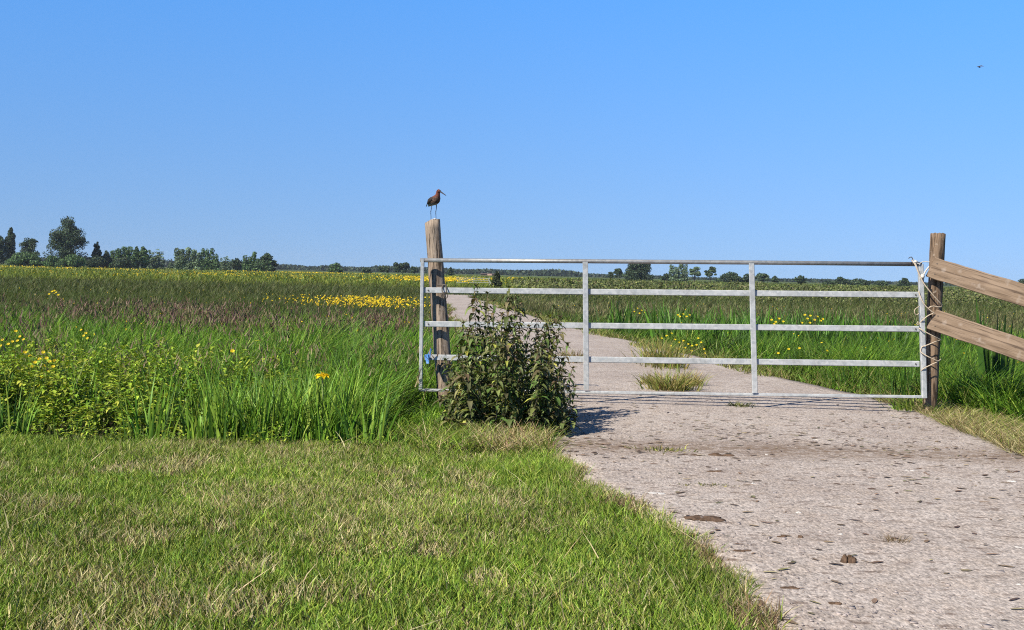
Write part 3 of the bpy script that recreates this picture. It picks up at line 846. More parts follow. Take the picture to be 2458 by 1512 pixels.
# ------------------------------------------------------------------ gate
DL, DR = 11.0, 10.68
def GD(px): return DL + (DR - DL) * (px - 1013) / 1200.0
def G(px, py, off=0.0): return W(px, py, GD(px) + off)
gate = thing("farm_gate", "galvanised metal field gate with five rails closed across the concrete track", "gate", (G(1012, 945).x, DL, 0))
link_mesh("top_rail", mesh_py("top_rail", [tube_arr([G(1009, 624.5), G(1400, 627), G(1800, 630), G(2212, 634)], .0205, 12)], True), MAT_GALV_OLD, gate)
for (ya, yb, yc) in ((696.5, 701.5, 707.5), (777.5, 783.5, 789.5), (857.5, 865.5, 873.5)):
    segs = [(1019, 1399.5), (1411.5, 1798.5), (1812.5, 2206)]
    yy = lambda p: np.interp(p, [1019, 1405, 2206], [ya, (ya * 2 + yc) / 3, yc])
    rail = mesh_py("flat_rail", [bar_arr(G(1019, yy(1019), .012), G(2206, yy(2206), .012), .03, .056, .005)])
    rob = link_mesh("flat_rail", rail, MAT_GALV, gate)
    for p in (1028, 2198):
        c = G(p, yy(p), -.005)
        link_mesh("bolt", mesh_py("bolt", [tube_arr([c, c + Vector((0, -.006, 0))], .007, 8, True, Vector((1, 0, 0)))]), MAT_CHAIN, rob)
link_mesh("bottom_rail", mesh_py("bottom_rail", [bar_arr(G(1008, 936), G(2219, 952.5), .035, .026, .004)]), MAT_GALV, gate)
for (a, b_, c, d, wpx) in ((1014.5, 621, 1009.5, 938, 8.5), (2209.5, 634, 2218.5, 955, 11.5)):
    link_mesh("end_stile", mesh_py("end_stile", [bar_arr(G(a, b_, -.004), G(c, d, -.004), .044, wpx / 245, .005, Vector((1, 0, 0)))]), MAT_GALV, gate)
for (a, b_, c, d) in ((1405, 628, 1407.5, 935), (1804, 632, 1812, 943)):
    link_mesh("upright", mesh_py("upright", [bar_arr(G(a, b_, -.026), G(c, d, -.026), .02, .052, .004, Vector((1, 0, 0)))]), MAT_GALV, gate)

# ------------------------------------------------------------------ posts
def post_mesh(name, base, top, r0, r1, seed, cut=(0, 0), n=22, m=30, lump=.05):
    r = random.Random(seed)
    ph = [r.uniform(0, 6.28) for _ in range(9)]
    V, F = [], []
    ax = (top - base)
    s, u = Vector((1, 0, 0)), Vector((0, 1, 0))
    for j in range(m + 1):
        t = j / m
        c = base + ax * t
        rad = r0 + (r1 - r0) * t
        for i in range(n):
            a = 2 * math.pi * i / n
            k = 1 + lump * (math.sin(2 * a + ph[0]) * .6 + math.sin(3 * a + ph[1] + t * 2) * .5 + math.sin(5 * a + ph[2] + 3 * t) * .35)
            k += .018 * math.sin(7 * t * 3 + ph[3] + a) + r.uniform(-.012, .012)
            if math.sin(4.5 * a + ph[4]) > .93: k -= .07
            p = c + s * (rad * k * math.cos(a)) + u * (rad * k * math.sin(a))
            if j == m: p.z += cut[0] * math.cos(a) * rad + cut[1] * math.sin(a) * rad + r.uniform(-.006, .006)
            V.append(p)
    for j in range(m):
        for i in range(n):
            F.append((j * n + i, j * n + (i + 1) % n, (j + 1) * n + (i + 1) % n, (j + 1) * n + i))
    F.append(tuple(m * n + i for i in range(n)))
    return mesh_py(name, [(V, F)], True)

PD = 11.16
ptop, pbot = W(1038.5, 532, PD), W(1068, 918, PD)
pl0 = pbot + (pbot - ptop) * .22
base = Vector((pl0.x, pl0.y, float(gz(pl0.x, pl0.y))))
me = post_mesh("wooden_post", pl0, ptop, .086, .073, 3, (.32, -.25))
lpost = link_mesh("wooden_post", me, MAT_POST, None, tuple(base))
set_props(lpost, "leaning weathered round wooden post behind the left end of the gate", "post")
# pale bird droppings on the cut top
dr = []
for i in range(7):
    a = random.uniform(2.4, 5.2)
    dr.append(rock_arr(ptop + Vector((math.cos(a) * .055, math.sin(a) * .055, .32 * math.cos(a) * .066 - .25 * math.sin(a) * .066 + .001)), .016, .016, .006, i))
link_mesh("droppings", mesh_py("droppings", dr, True), MAT_STONE, lpost)

# steel ring and cord that hold the gate to the left post
rc = W(1067, 701, 11.0)
ch = thing("gate_chain", "dark chain loop hanging round the second rail at the left post", "chain", rc)
def ring(c, rx, rz, r, ax=Vector((1, 0, 0)), n=20):
    pts = [c + ax * (rx * math.cos(2 * math.pi * k / n)) + Vector((0, 0, rz * math.sin(2 * math.pi * k / n))) for k in range(n + 1)]
    return tube_arr(pts, r, 6, False, Vector((0, 1, 0)))
link_mesh("chain_link", mesh_py("chain_link", [ring(W(1064, 709, 10.94), .013, .028, .005)], True), MAT_CHAIN, ch)
link_mesh("chain_link", mesh_py("chain_link", [ring(W(1071, 708, 10.945), .014, .030, .005)], True), MAT_CHAIN, ch)
loop = smooth_path([W(1062, 704, 10.945), W(1061, 692, 10.965), W(1063, 685, 11.0), W(1050, 684, 11.05), W(1070, 684, 11.03), W(1071, 690, 10.965), W(1072, 704, 10.945)], 5)
link_mesh("strap", mesh_py("strap", [tube_arr(loop, .006, 6)], True), MAT_CHAIN, ch)

# blue plastic scrap tied on the fourth rail
bl = thing("plastic_scrap", "torn piece of blue plastic tied to the fourth rail at the left stile", "plastic", W(1026, 858, 10.95))
def sheet(pts, D, th=.004):
    f = [W(a, b_, D + dz) for a, b_, dz in pts]; bk = [p + Vector((0, th, 0)) for p in f]
    n = len(f)
    return f + bk, [tuple(range(n)), tuple(range(2 * n - 1, n - 1, -1))] + [(i, n + i, n + (i + 1) % n, (i + 1) % n) for i in range(n)]
link_mesh("knot", mesh_py("knot", [rock_arr(W(1026, 858, 10.965), .022, .016, .03, 4)], True), MAT_BLUE, bl)
link_mesh("loose_end", mesh_py("loose_end", [sheet([(1027, 862, -.01), (1033, 858, -.02), (1036, 838, -.03), (1033, 835, -.035), (1028, 848, -.02)], 10.96), sheet([(1018, 852, -.01), (1027, 850, -.03), (1031, 864, -.02), (1030, 872, -.04), (1024, 873, -.03), (1022, 864, -.01)], 10.96)]), MAT_BLUE, bl)

# ------------------------------------------------------------------ right fence: post and two sloping boards
FD = 10.78
ftop, fbot = W(2251, 561, FD), W(2233, 960, FD)
fb = fbot + (fbot - ftop) * .12
fl0 = Vector((fbot.x, fbot.y, float(gz(fbot.x, fbot.y))))
fence = thing("wing_fence", "brown post with two weathered boards sloping down to the right of the gate", "fence", fl0)
link_mesh("post", post_mesh("post", fb, ftop, .064, .068, 8, (.0, -.1)), MAT_POST2, fence)
def board(name, pl, pr, h, th, mat, seed):
    """board mesh along local x, slightly wavy edges; pl / pr: centre line at the left end and further right"""
    r = random.Random(seed)
    d = (pr - pl).normalized(); L = 2.6
    upv = Vector((0, 0, 1)); nrm = d.cross(upv).normalized(); upv = nrm.cross(d).normalized()
    V, F = [], []
    n = 26
    for i in range(n + 1):
        t = i / n
        e0, e1 = r.uniform(-.003, .003), r.uniform(-.003, .003)
        sk = .035 * (1 - t) if i == 0 else 0
        c = .006
        prof = [(-h / 2 + e0, -th / 2 + c), (-h / 2 + c + e0, -th / 2), (h / 2 - c + e1, -th / 2), (h / 2 + e1, -th / 2 + c), (h / 2 + e1, th / 2 - c), (h / 2 - c + e1, th / 2), (-h / 2 + c + e0, th / 2), (-h / 2 + e0, th / 2 - c)]
        for z_, y_ in prof:
            V.append(Vector((L * t + (.03 * z_ / h if i == 0 else 0), y_, z_)))
    for i in range(n):
        for k in range(8):
            F.append((i * 8 + k, (i + 1) * 8 + k, (i + 1) * 8 + (k + 1) % 8, i * 8 + (k + 1) % 8))
    F.append(tuple(range(8))); F.append(tuple(n * 8 + k for k in range(7, -1, -1)))
    me = mesh_py(name, [(V, F)])
    me.materials.append(mat)
    o = bpy.data.objects.new(name, me); COL.objects.link(o)
    o.parent = fence
    Mx = Matrix((( d.x, -nrm.x, upv.x, pl.x - ORG[fence].x), (d.y, -nrm.y, upv.y, pl.y - ORG[fence].y), (d.z, -nrm.z, upv.z, pl.z - ORG[fence].z), (0, 0, 0, 1)))
    o.matrix_local = Mx
    return o
B1, B2 = 10.675, 10.22
boards = [board("board", W(2234, 641, B1), W(2458, 709, B2), .198, .036, MAT_BOARD, 2), board("board", W(2236, 766, B1), W(2458, 841, B2), .200, .036, MAT_BOARD, 5)]
for o, (qx, qz) in zip(boards, (((.05, .05), (.06, -.05)), ((.05, .05), (.055, -.05)))):
    a = []
    for (x_, z_) in (qx, qz):
        a.append(tube_arr([Vector((x_, -.018, z_)), Vector((x_, -.021, z_))], .006, 8, True, Vector((1, 0, 0))))
    me = mesh_py("nail", a); me.materials.append(MAT_CHAIN)
    no_ = bpy.data.objects.new("nail", me); COL.objects.link(no_); no_.parent = o
d = (W(2458, 709, B2) - W(2234, 641, B1)).normalized()
pe = W(2234, 641, B1) + d * 2.45
eb = Vector((pe.x, pe.y + .10, -.5)); et = Vector((pe.x, pe.y + .10, pe.z + .22))
link_mesh("post", post_mesh("post", eb, et, .066, .064, 12), MAT_POST2, fence)

# ------------------------------------------------------------------ twine lashing between gate and right post
rope = thing("baler_twine", "pale twine lashed in zigzag between the gate end and the right post", "rope", G(2215, 760))
RD = 10.63
def strand(name, pts, r=.0052, mat=None):
    p = smooth_path([W(a, b_, c) for a, b_, c in pts], 6)
    return link_mesh(name, mesh_py(name, [tube_arr(p, r, 6)], True), mat or MAT_ROPE, rope)
FR = 10.61
strand("strand", [(2188, 624, 10.66), (2196, 634, 10.64), (2203, 650, 10.63), (2216, 678, 10.62), (2236, 704, 10.62), (2258, 729, 10.65), (2262, 734, 10.72), (2255, 737, 10.66), (2240, 735, 10.64), (2231, 738, 10.63), (2228, 745, 10.7)], .0062)
strand("strand", [(2205, 698, 10.64), (2209, 711, 10.63), (2219, 731, 10.62), (2237, 748, 10.62), (2242, 751, 10.625), (2229, 757, 10.63), (2215, 768, 10.64), (2206, 778, 10.68)])
strand("strand", [(2207, 786, 10.70), (2208, 789, 10.64), (2222, 797, 10.625), (2243, 808, 10.63), (2257, 815, 10.68), (2258, 816, 10.71), (2243, 821, 10.64), (2226, 828, 10.63), (2213, 832, 10.65)])
strand("strand", [(2213, 832, 10.65), (2210, 842, 10.65), (2214, 848, 10.64), (2232, 858, 10.625), (2251, 866, 10.64), (2258, 862, 10.7), (2251, 868, 10.65), (2236, 875, 10.63), (2218, 884, 10.64), (2211, 890, 10.66)])
strand("strand", [(2190, 620, 10.66), (2198, 628, 10.65), (2206, 633, 10.64), (2216, 628, 10.66), (2232, 629, 10.66)], .005, MAT_ROPE_W)
strand("strand", [(2196, 628, 10.65), (2200, 640, 10.64), (2206, 655, 10.64), (2211, 668, 10.64), (2216, 662, 10.65), (2222, 650, 10.66), (2230, 640, 10.67)], .007, MAT_ROPE_W)
strand("loose_end", [(2207, 735, 10.66), (2198, 741, 10.62), (2195, 748, 10.61), (2199, 756, 10.62), (2206, 752, 10.64)], .004)
strand("loose_end", [(2203, 772, 10.66), (2201, 778, 10.63), (2207, 780, 10.64)], .004)
strand("loose_end", [(2192, 624, 10.65), (2188, 617, 10.64), (2184, 618, 10.64), (2181, 620, 10.63)], .004, MAT_CHAIN)
link_mesh("knot", mesh_py("knot", [rock_arr(W(2214, 664, 10.64), .024, .018, .022, 9), rock_arr(W(2198, 629, 10.65), .026, .018, .016, 10)], True), MAT_ROPE_W, rope)

# ------------------------------------------------------------------ nettles
nb = thing("nettle_bush", "dark leafy nettle bush in front of the left half of the gate", "bush", (WX(1210, 9.4), 9.4, 0))
_nr = random.Random(77)
extra = []
for _ in range(34):
    a_ = _nr.uniform(1075, 1372); e_2 = 1 - ((a_ - 1225) / 175) ** 2
    extra.append((a_, 985 - 190 * max(e_2, 0) * _nr.uniform(.55, 1.0), _nr.uniform(8.5, 9.5)))
stalk_tops = extra + [(1143, 702, 9.3), (1222, 706, 9.3), (1185, 738, 9.6), (1330, 752, 9.6), (1290, 768, 9.5), (1112, 792, 9.6), (1252, 742, 9.8), (1165, 760, 9.4), (1345, 778, 9.5), (1362, 842, 9.4), (1205, 770, 9.3), (1270, 800, 9.2), (1312, 800, 9.3), (1130, 800, 9.3), (1235, 800, 9.1), (1180, 815, 9.1), (1098, 850, 9.3), (1085, 885, 9.4), (1075, 930, 9.2), (1375, 890, 9.2), (1380, 935, 9.0), (1110, 890, 9.0), (1150, 860, 8.95), (1210, 850, 8.9), (1290, 850, 8.9), (1330, 862, 8.95), (1250, 880, 8.8), (1180, 900, 8.75), (1310, 905, 8.75), (1140, 935, 8.75), (1350, 940, 8.75), (1230, 940, 8.7), (1100, 970, 8.75), (1075, 985, 8.7), (1375, 985, 8.7), (1160, 985, 8.65), (1280, 960, 8.7), (1340, 985, 8.65), (1115, 1010, 8.6), (1330, 820, 9.6), (1160, 830, 9.7), (1215, 790, 9.9), (1290, 815, 9.9), (1120, 850, 9.9), (1350, 870, 9.8), (1070, 870, 9.6), (1095, 905, 9.1), (1080, 950, 8.9), (1062, 1000, 8.7), (1075, 1015, 8.6), (1105, 945, 8.9), (1120, 985, 8.65), (1100, 1020, 8.55), (1150, 905, 8.9), (1060, 960, 8.9), (1205, 920, 8.7), (1262, 915, 8.8), (1300, 1000, 8.6), (1325, 1020, 8.6), (1090, 1030, 8.6), (1130, 1030, 8.5), (1180, 1020, 8.5), (1230, 1000, 8.55), (1380, 1010, 8.7), (1355, 1010, 8.6), (1170, 720, 9.75), (1240, 725, 9.7), (1318, 775, 9.7), (1250, 840, 9.6), (1190, 875, 9.4), (1310, 870, 9.5)]
NET = [(.155, .195, .06), (.09, .12, .04), (.24, .28, .10), (.14, .14, .065), (.12, .20, .05), (.42, .44, .09)]
for i, (px, py, D) in enumerate(stalk_tops):
    top = W(px, py - (14 if py < 860 else 4), D)
    cxx = WX(1215, D)
    bx = cxx + (top.x - cxx) * .72
    gb = float(gz(bx, D))
    hgt = top.z - gb
    nn = max(6, int(hgt / .058))
    st = Vector((bx, D, gb)); mid = st.lerp(top, .55) + Vector((random.uniform(-.02, .02), random.uniform(-.03, .03), 0))
    path = smooth_path([st, mid, top], 6)
    c_st = (.10, .085, .05)
    sv, sf = tube_arr(path, [.0045 - .0025 * k / (len(path) - 1) for k in range(len(path))], 5)
    stalk = link_mesh("stalk", mesh_py("stalk", [(sv, sf)], True), mat_plain("nettle_stalk", c_st, .7, .3, 20) if i == 0 else bpy.data.materials["nettle_stalk"], nb)
    Ps, As, Ls, Ps2, Dr = [], [], [], [], []; zt_ = gb + hgt * .80
    a0 = random.uniform(0, 3.1)
    for k in range(nn):
        t = (k + 1) / nn
        if t < .12: continue
        f = t * (len(path) - 1); j = min(int(f), len(path) - 2); p = path[j].lerp(path[j + 1], f - j)
        a0 += math.pi / 2 + random.uniform(-.25, .25)
        sz = (.112 if t < .8 else .112 - .32 * (t - .8)) * random.uniform(.62, 1.3)
        for w in (0, math.pi):
            for q in range(3 if t < .8 else (2 if t < .9 else 1)):
                Ps.append(tuple(p + Vector((0, 0, random.uniform(-.02, .02)))))
                As.append(a0 + w + random.uniform(-.3, .3) + q * .9)
                Ls.append(sz * (1 if q == 0 else .75)); Ps2.append(random.uniform(-.1, .6)); Dr.append(random.uniform(.8, 1.9))
        if k == nn - 1:
            for q in range(5):
                Ps.append(tuple(p)); As.append(a0 + q * 1.26); Ls.append(.05); Ps2.append(.9); Dr.append(.7)
        if t > .55:   # hanging flower strings near the top
            for q in range(2):
                Ps.append(tuple(p)); As.append(a0 + 1.57 + q * 3.14); Ls.append(.045); Ps2.append(-.3); Dr.append(1.6)
    P = np.array(Ps); n = len(P); L = np.array(Ls)
    lv = leaves(P, np.array(As), L, L * rng.uniform(.28, .42, n), np.array(Ps2), np.array(Dr), np.where(((P[:, 2] > zt_) & (rng.random(n) < .45))[:, None], pick(n, [(.20, .165, .085), (.22, .22, .09), (.16, .12, .07)], [1, 1, 1]), pick(n, NET, [4, 4, 3, 3, 3, .6])))
    lo = link_mesh("leaves", mesh_np("leaves", *lv), MAT_LEAF, stalk)
# grass and dry litter round the foot of the nettles
n = 5200
x = rng.normal(-.05, .36, n) ; y = rng.uniform(7.75, 8.75, n)
litter = sstep(.35, .0, np.abs(x - .05)) * sstep(8.75, 8.3, y)
col = np.where((rng.random(n) < .25 + .65 * litter)[:, None], pick(n, STRAW + [(.42, .28, .17)], [2, 2, 1, 2]), pick(n, LUSH, [2, 2, 2, 2, 2]))
keep = x < road_l(y) + .02
x, y, col = x[keep], y[keep], col[keep]; n = len(x)
o = link_mesh("rough_grass", mesh_np("rough_grass", *blades(np.stack([x, y, gz(x, y)], 1), rng.uniform(.05, .19, n), rng.uniform(.005, .010, n), rng.uniform(0, 6.28, n), rng.uniform(.1, .9, n), rng.uniform(.1, .9, n), col, 3)), MAT_GRASS)
set_props(o, "rough green and straw coloured grass at the foot of the nettle bush", "grass", None, "stuff")

# ------------------------------------------------------------------ tufts on the track
def tuft(name, label, px, py, D, n, rx, ry_, h0, h1, cols, wts, w=(.008, .016)):
    c = W(px, py, D); c.z = .012
    x = c.x + rng.normal(0, rx, n); y = c.y + rng.normal(0, ry_, n)
    az = np.arctan2(y - c.y, (x - c.x) * .8) + rng.normal(0, .5, n)
    b = blades(np.stack([x, y, np.full(n, .01)], 1), rng.uniform(h0, h1, n), rng.uniform(*w, n), az, rng.uniform(.02, .75, n), rng.uniform(.0, .8, n), pick(n, cols, wts), 3)
    o = link_mesh(name, mesh_np(name, *b), MAT_GRASS, None, tuple(c))
    return set_props(o, label, "grass tuft", "grass tufts on the track")
OLV = [(.15, .17, .05), (.22, .22, .08), (.10, .12, .04)]
TAN = [(.42, .37, .12), (.34, .36, .09), (.50, .42, .19), (.20, .27, .055), (.42, .28, .13)]
tuft("grass_tuft", "large tan and green grass tuft in the middle of the track just behind the gate", 1612, 932, 12.3, 460, .115, .08, .06, .27, TAN, [3, 3, 2, 3, 1])
tuft("grass_tuft", "tan grass tuft spreading left of the large tuft behind the gate", 1575, 915, 12.9, 240, .08, .08, .05, .17, TAN, [3, 2, 2, 2, 2])
tuft("grass_tuft", "brownish dry tuft on the right flank of the large tuft behind the gate", 1655, 912, 12.9, 240, .06, .08, .06, .2, TAN, [3, 1, 3, 1, 3])
tuft("grass_tuft", "upright tan grass tuft farther along the track seen between the third and fourth rails", 1590, 866, 15.8, 460, .13, .4, .16, .42, TAN, [3, 3, 2, 4, 1], (.010, .018))
tuft("grass_tuft", "small reddish dry tuft beside the first upright behind the nettles", 1376, 858, 16.0, 160, .07, .15, .10, .24, [(.30, .19, .09), (.26, .22, .08)], [1, 1])
tuft("grass_tuft", "flat green tuft on the track in front of the second upright", 1775, 966, 10.9, 120, .06, .06, .02, .06, OLV, [1, 1, 1])
tuft("grass_tuft", "thin yellowish tuft on the dirt band across the track", 1592, 1068, 8.0, 110, .09, .06, .012, .04, OLV + TAN[:2], [1, 1, 1, 1, 1])
tuft("grass_tuft", "mossy green tuft in front of the small mud clod on the track", 1700, 1152, 6.7, 240, .09, .02, .006, .018, OLV + TAN[:1], [1, 1, 1, 1])
tuft("grass_tuft", "wispy dry grass ball lying on the right half of the track", 2150, 1296, 5.35, 90, .025, .02, .02, .055, [(.30, .22, .13), (.20, .14, .08)], [1, 1], (.003, .005))
tuft("grass_tuft", "short green tuft at the foot of the right fence post", 2200, 972, 10.95, 260, .12, .08, .04, .14, LUSH, [2, 2, 1, 2, 1])

# ------------------------------------------------------------------ clods, stones, twigs on the track
def clod(px, py, w, d_, h, label, seed, mat=None, name="mud_clod", cat="mud clod", grp="mud clods on the track", k=3):
    off = (py - PY0 - .0235 * (px - PX0))
    D = EYE * FOC / off
    c = W(px, py, D); c.z = .016
    if k == 3 or k == 5: h *= .6; k *= 3
    r = random.Random(seed)
    a = [rock_arr(c + Vector((r.uniform(-.4, .4) * w, r.uniform(-.4, .4) * d_, h * .12)), w * r.uniform(.3, .55) * (.55 if k > 5 else 1), d_ * r.uniform(.4, .6) * (.6 if k > 5 else 1), h * r.uniform(.5, .9), seed * 10 + i) for i in range(k)]
    o = link_mesh(name, mesh_py(name, a, True), mat or MAT_CLOD, None, tuple(c))
    return set_props(o, label, cat, grp)
clod(1735, 1099, .17, .07, .022, "long dark mud clod on the track below the dirt band", 21)
clod(1655, 1098, .14, .06, .008, "flat brown mud smear left of the long dark clod", 22)
clod(1712, 1138, .11, .04, .012, "small dark clod behind the mossy tuft on the track", 23)
clod(1690, 1252, .17, .10, .012, "wide reddish brown mud patch at the left edge of the track", 24, None, k=5)
clod(2210, 1132, .08, .035, .012, "brown bark coloured clod on the right side of the track", 25)
clod(2036, 1358, .055, .04, .030, "crumbly brown dung lump in the right foreground of the track", 26, k=16)
clod(1655, 1290, .06, .04, .010, "dark clod on the grass edge under the reddish mud patch", 27)
clod(1880, 1296, .045, .02, .008, "thin dark curl of mud in the middle of the foreground track", 28, k=2)
clod(1922, 1298, .025, .02, .012, "tiny dark crumb right of the thin mud curl", 29, k=2)
clod(1780, 1330, .08, .03, .006, "flat grey brown smear below the thin mud curl", 30)
clod(1895, 1420, .07, .03, .006, "flat dark smear in the lower foreground beside the grass corner", 31)
clod(2005, 1458, .04, .02, .008, "small dark clod in the lower middle foreground of the track", 32, k=2)
clod(2425, 1140, .08, .03, .010, "dark clod near the right picture edge below the verge", 33)
for i, (px, py, w, lab) in enumerate([(2442, 1323, .035, "bright white stone at the right picture edge, largest of the pale stones"), (1918, 1239, .035, "flat white stone in the middle of the foreground track"), (1955, 1062, .045, "pale stone on the dirt band across the track"), (2445, 1415, .03, "white stone low at the right picture edge"), (2425, 1162, .05, "flat white chip near the right edge below the verge clod"), (2185, 1137, .05, "thin pale chip under the brown bark clod"), (1836, 1098, .03, "pale chip right of the long dark mud clod"), (1812, 1168, .035, "small white stone right of the mossy tuft"), (1720, 1133, .02, "tiny white pebble on the small clod behind the moss"), (1580, 1192, .09, "broad white worn patch of stone at the left track edge"), (2020, 1292, .028, "small pale chip left of the wispy dry grass ball"), (1313, 1083 - 0, .05, "pale leaf like stone at the right foot of the nettle bush"), (1442, 990, .06, "flat pale chip in front of the bottom rail beside the nettles")]):
    clod(px, py, w, w * .5, .008 if i != 9 else .005, lab, 50 + i, MAT_STONE, "pale_stone", "stone", "pale stones on the track", 2)
# dry litter: flat crumbs of straw, dung and earth
n = 1900
y = np.where(rng.random(n) < .7, rng.normal(8.9, 1.3, n), rng.uniform(3.6, 12, n)); y = np.clip(y, 3.5, 14)
x = road_l(y) + rng.random(n) ** 1.15 * (road_r(y) - road_l(y))
kk = rng.random(n) < .25 + .9 * sstep(.4, .65, fnoise(x, y, .7, 131)); x, y = x[kk], y[kk]; n = len(x)
az = rng.normal(0, .7, n)
ct = (x - road_l(y)) / (road_r(y) - road_l(y))
zr = .014 + .010 * (fnoise(x, y, .6, 1) - .5) + .006 * np.sin(np.pi * ct) + .0035
lv = leaves(np.stack([x, y, zr], 1), az, rng.uniform(.012, .075, n), rng.uniform(.006, .028, n), rng.uniform(0, .06, n), rng.uniform(0, .08, n), pick(n, [(.22, .145, .09), (.15, .10, .065), (.30, .21, .13), (.42, .34, .2), (.20, .19, .08)], [3, 2, 3, 2, 1]), (0, .35, .7, 1), (.5, 1, .8, .3), .06)
o = link_mesh("dry_litter", mesh_np("dry_litter", *lv), MAT_STALK)
set_props(o, "flat crumbs of straw, dung and earth strewn over the track", "litter", None, "stuff")
# loose grit
n = 5200
y = 3.4 + 9 * rng.random(n) ** 1.4; x = road_l(y) + rng.random(n) * (road_r(y) - road_l(y))
s = rng.uniform(.002, .006, n) * (1 + .8 * (rng.random(n) < .06))
corner = np.array([(-1, -1, -1), (1, -1, -1), (1, 1, -1), (-1, 1, -1), (-1, -1, 1), (1, -1, 1), (1, 1, 1), (-1, 1, 1)], float)
V = np.stack([x, y, np.full(n, .017)], 1)[:, None, :] + corner[None] * (s[:, None] * rng.uniform(.6, 1.4, (n, 3)) * [1.3, 1.1, .55])[:, None, :] * rng.uniform(.6, 1.1, (n, 8, 1))
q8 = np.array([(0, 3, 2, 1), (4, 5, 6, 7), (0, 1, 5, 4), (1, 2, 6, 5), (2, 3, 7, 6), (3, 0, 4, 7)])
Q = (np.arange(n)[:, None, None] * 8 + q8[None]).reshape(-1, 4)
o = link_mesh("grit", mesh_np("grit", V.reshape(-1, 3), Q), MAT_GRIT)
set_props(o, "loose grit and crumbs scattered over the track", "grit", None, "stuff")

# ------------------------------------------------------------------ godwit on the left post
def make_bird():
    feet = ptop + Vector((.008, -.005, .012))
    b = thing("wading_bird", "long legged wading bird with reddish head and long bill on the leaning post", "bird", feet)
    yaw = R(-56)
    ca, sa = math.cos(yaw), math.sin(yaw)
    def T(x, y_, z): return feet + Vector((x * ca - y_ * sa, x * sa + y_ * ca, z))
    sp = [(-.105, .152, .006, .004), (-.085, .158, .020, .015), (-.06, .172, .034, .029), (-.025, .188, .042, .040), (.01, .197, .047, .047), (.04, .207, .044, .046), (.062, .226, .034, .038), (.072, .247, .024, .027), (.077, .265, .020, .021), (.082, .280, .021, .021), (.094, .288, .020, .019), (.106, .287, .014, .012), (.113, .285, .007, .006)]
    n = 14; V, F = [], []
    for i, (x, z, ry_, rz) in enumerate(sp):
        a, c = sp[max(i - 1, 0)], sp[min(i + 1, len(sp) - 1)]
        tx, tz = c[0] - a[0], c[1] - a[1]; ll = math.hypot(tx, tz); tx /= ll; tz /= ll
        for k in range(n):
            t = 2 * math.pi * k / n
            uy, uz = math.cos(t) * ry_, math.sin(t) * rz
            V.append(T(x - tz * uz, uy, z + tx * uz))
    for i in range(len(sp) - 1):
        for k in range(n):
            F.append((i * n + k, i * n + (k + 1) % n, (i + 1) * n + (k + 1) % n, (i + 1) * n + k))
    F += [tuple(range(n - 1, -1, -1)), tuple((len(sp) - 1) * n + k for k in range(n))]
    kk = M("bird_plumage"); o_ = kk.obj()
    xyz = kk.n("SeparateXYZ"); kk.i(xyz, 0, o_)
    zz = xyz.outputs[2]
    bars = kk.noise(kk.mapping(o_, (1, 1, 2.5)), 65, 3)
    mott = kk.mix((.045, .030, .023), (.16, .105, .075), kk.ramp(bars, [(.42, 0.0), (.6, 1.0)]))
    red = kk.mix((.22, .07, .04), (.12, .045, .03), kk.noise(o_, 40, 2))
    c = kk.mix(mott, red, kk.ramp(zz, [(.215, 0.0), (.245, 1.0)]))
    c = kk.mix((.36, .33, .29), c, kk.ramp(zz, [(.155, 0.0), (.172, 1.0)]))
    kk.principled(c, .8, 0, .2, kk.bump(bars, .3, .004))
    body = link_mesh("body", mesh_py("body", [(V, F)], True), kk.m, b)
    dark = mat_plain("dark_feather", (.032, .024, .021), .8, .5, 50)
    for sgn in (-1, 1):
        w = [(.045, .036, .225), (.02, .047, .228), (-.04, .043, .208), (-.09, .024, .172), (-.128, .012, .142), (-.11, .020, .147), (-.06, .042, .165), (0, .049, .180), (.04, .043, .200)]
        fr = [T(x, sgn * (y_ + .004), z) for x, y_, z in w]; bk = [T(x, sgn * (y_ - .006), z) for x, y_, z in w]
        m_ = len(w); cf = T(-.03, sgn * .053, .195); V2 = fr + bk + [cf]
        F2 = [(i, (i + 1) % m_, 2 * m_) for i in range(m_)] + [(i, m_ + i, m_ + (i + 1) % m_, (i + 1) % m_) for i in range(m_)] + [tuple(range(m_, 2 * m_))]
        link_mesh("wing", mesh_py("wing", [(V2, F2)], True), dark, b)
    bill = smooth_path([T(.108, 0, .286), T(.16, .0, .266), T(.232, 0, .238)], 4)
    link_mesh("bill", mesh_py("bill", [tube_arr(bill, [.0085 - .0052 * k / (len(bill) - 1) for k in range(len(bill))], 6)], True), mat_plain("bill_horn", (.055, .04, .035), .5, .2, 30), b)
    legm = mat_plain("leg_skin", (.05, .05, .055), .6, .2, 30)
    for sx, sy in ((-.012, -.021), (.012, .022)):
        p = smooth_path([T(sx, sy * .9, .165), T(sx + .004, sy, .125), T(sx - .008, sy, .085), T(sx - .002, sy, .04), T(sx, sy, .004)], 3)
        rr = [.0058, .005, .0042, .0036, .0034, .0034, .0046, .0036, .0032, .0032, .0032, .0032, .0034]
        arr = [tube_arr(p, rr[:len(p)], 6)]
        for ta in (-.5, 0, .5, 3.1):
            arr.append(tube_arr([T(sx, sy, .004), T(sx + .026 * math.cos(ta), sy + .026 * math.sin(ta), .002)], [.003, .0018], 5))
        link_mesh("leg", mesh_py("leg", arr, True), legm, b)
    eyem = mat_plain("bird_eye", (.01, .01, .01), .2, .1, 10)
    for sgn in (-1, 1):
        link_mesh("eye", mesh_py("eye", [rock_arr(T(.097, sgn * .0185, .291), .0035, .0035, .0035, 1, .0)], True), eyem, b)
make_bird()

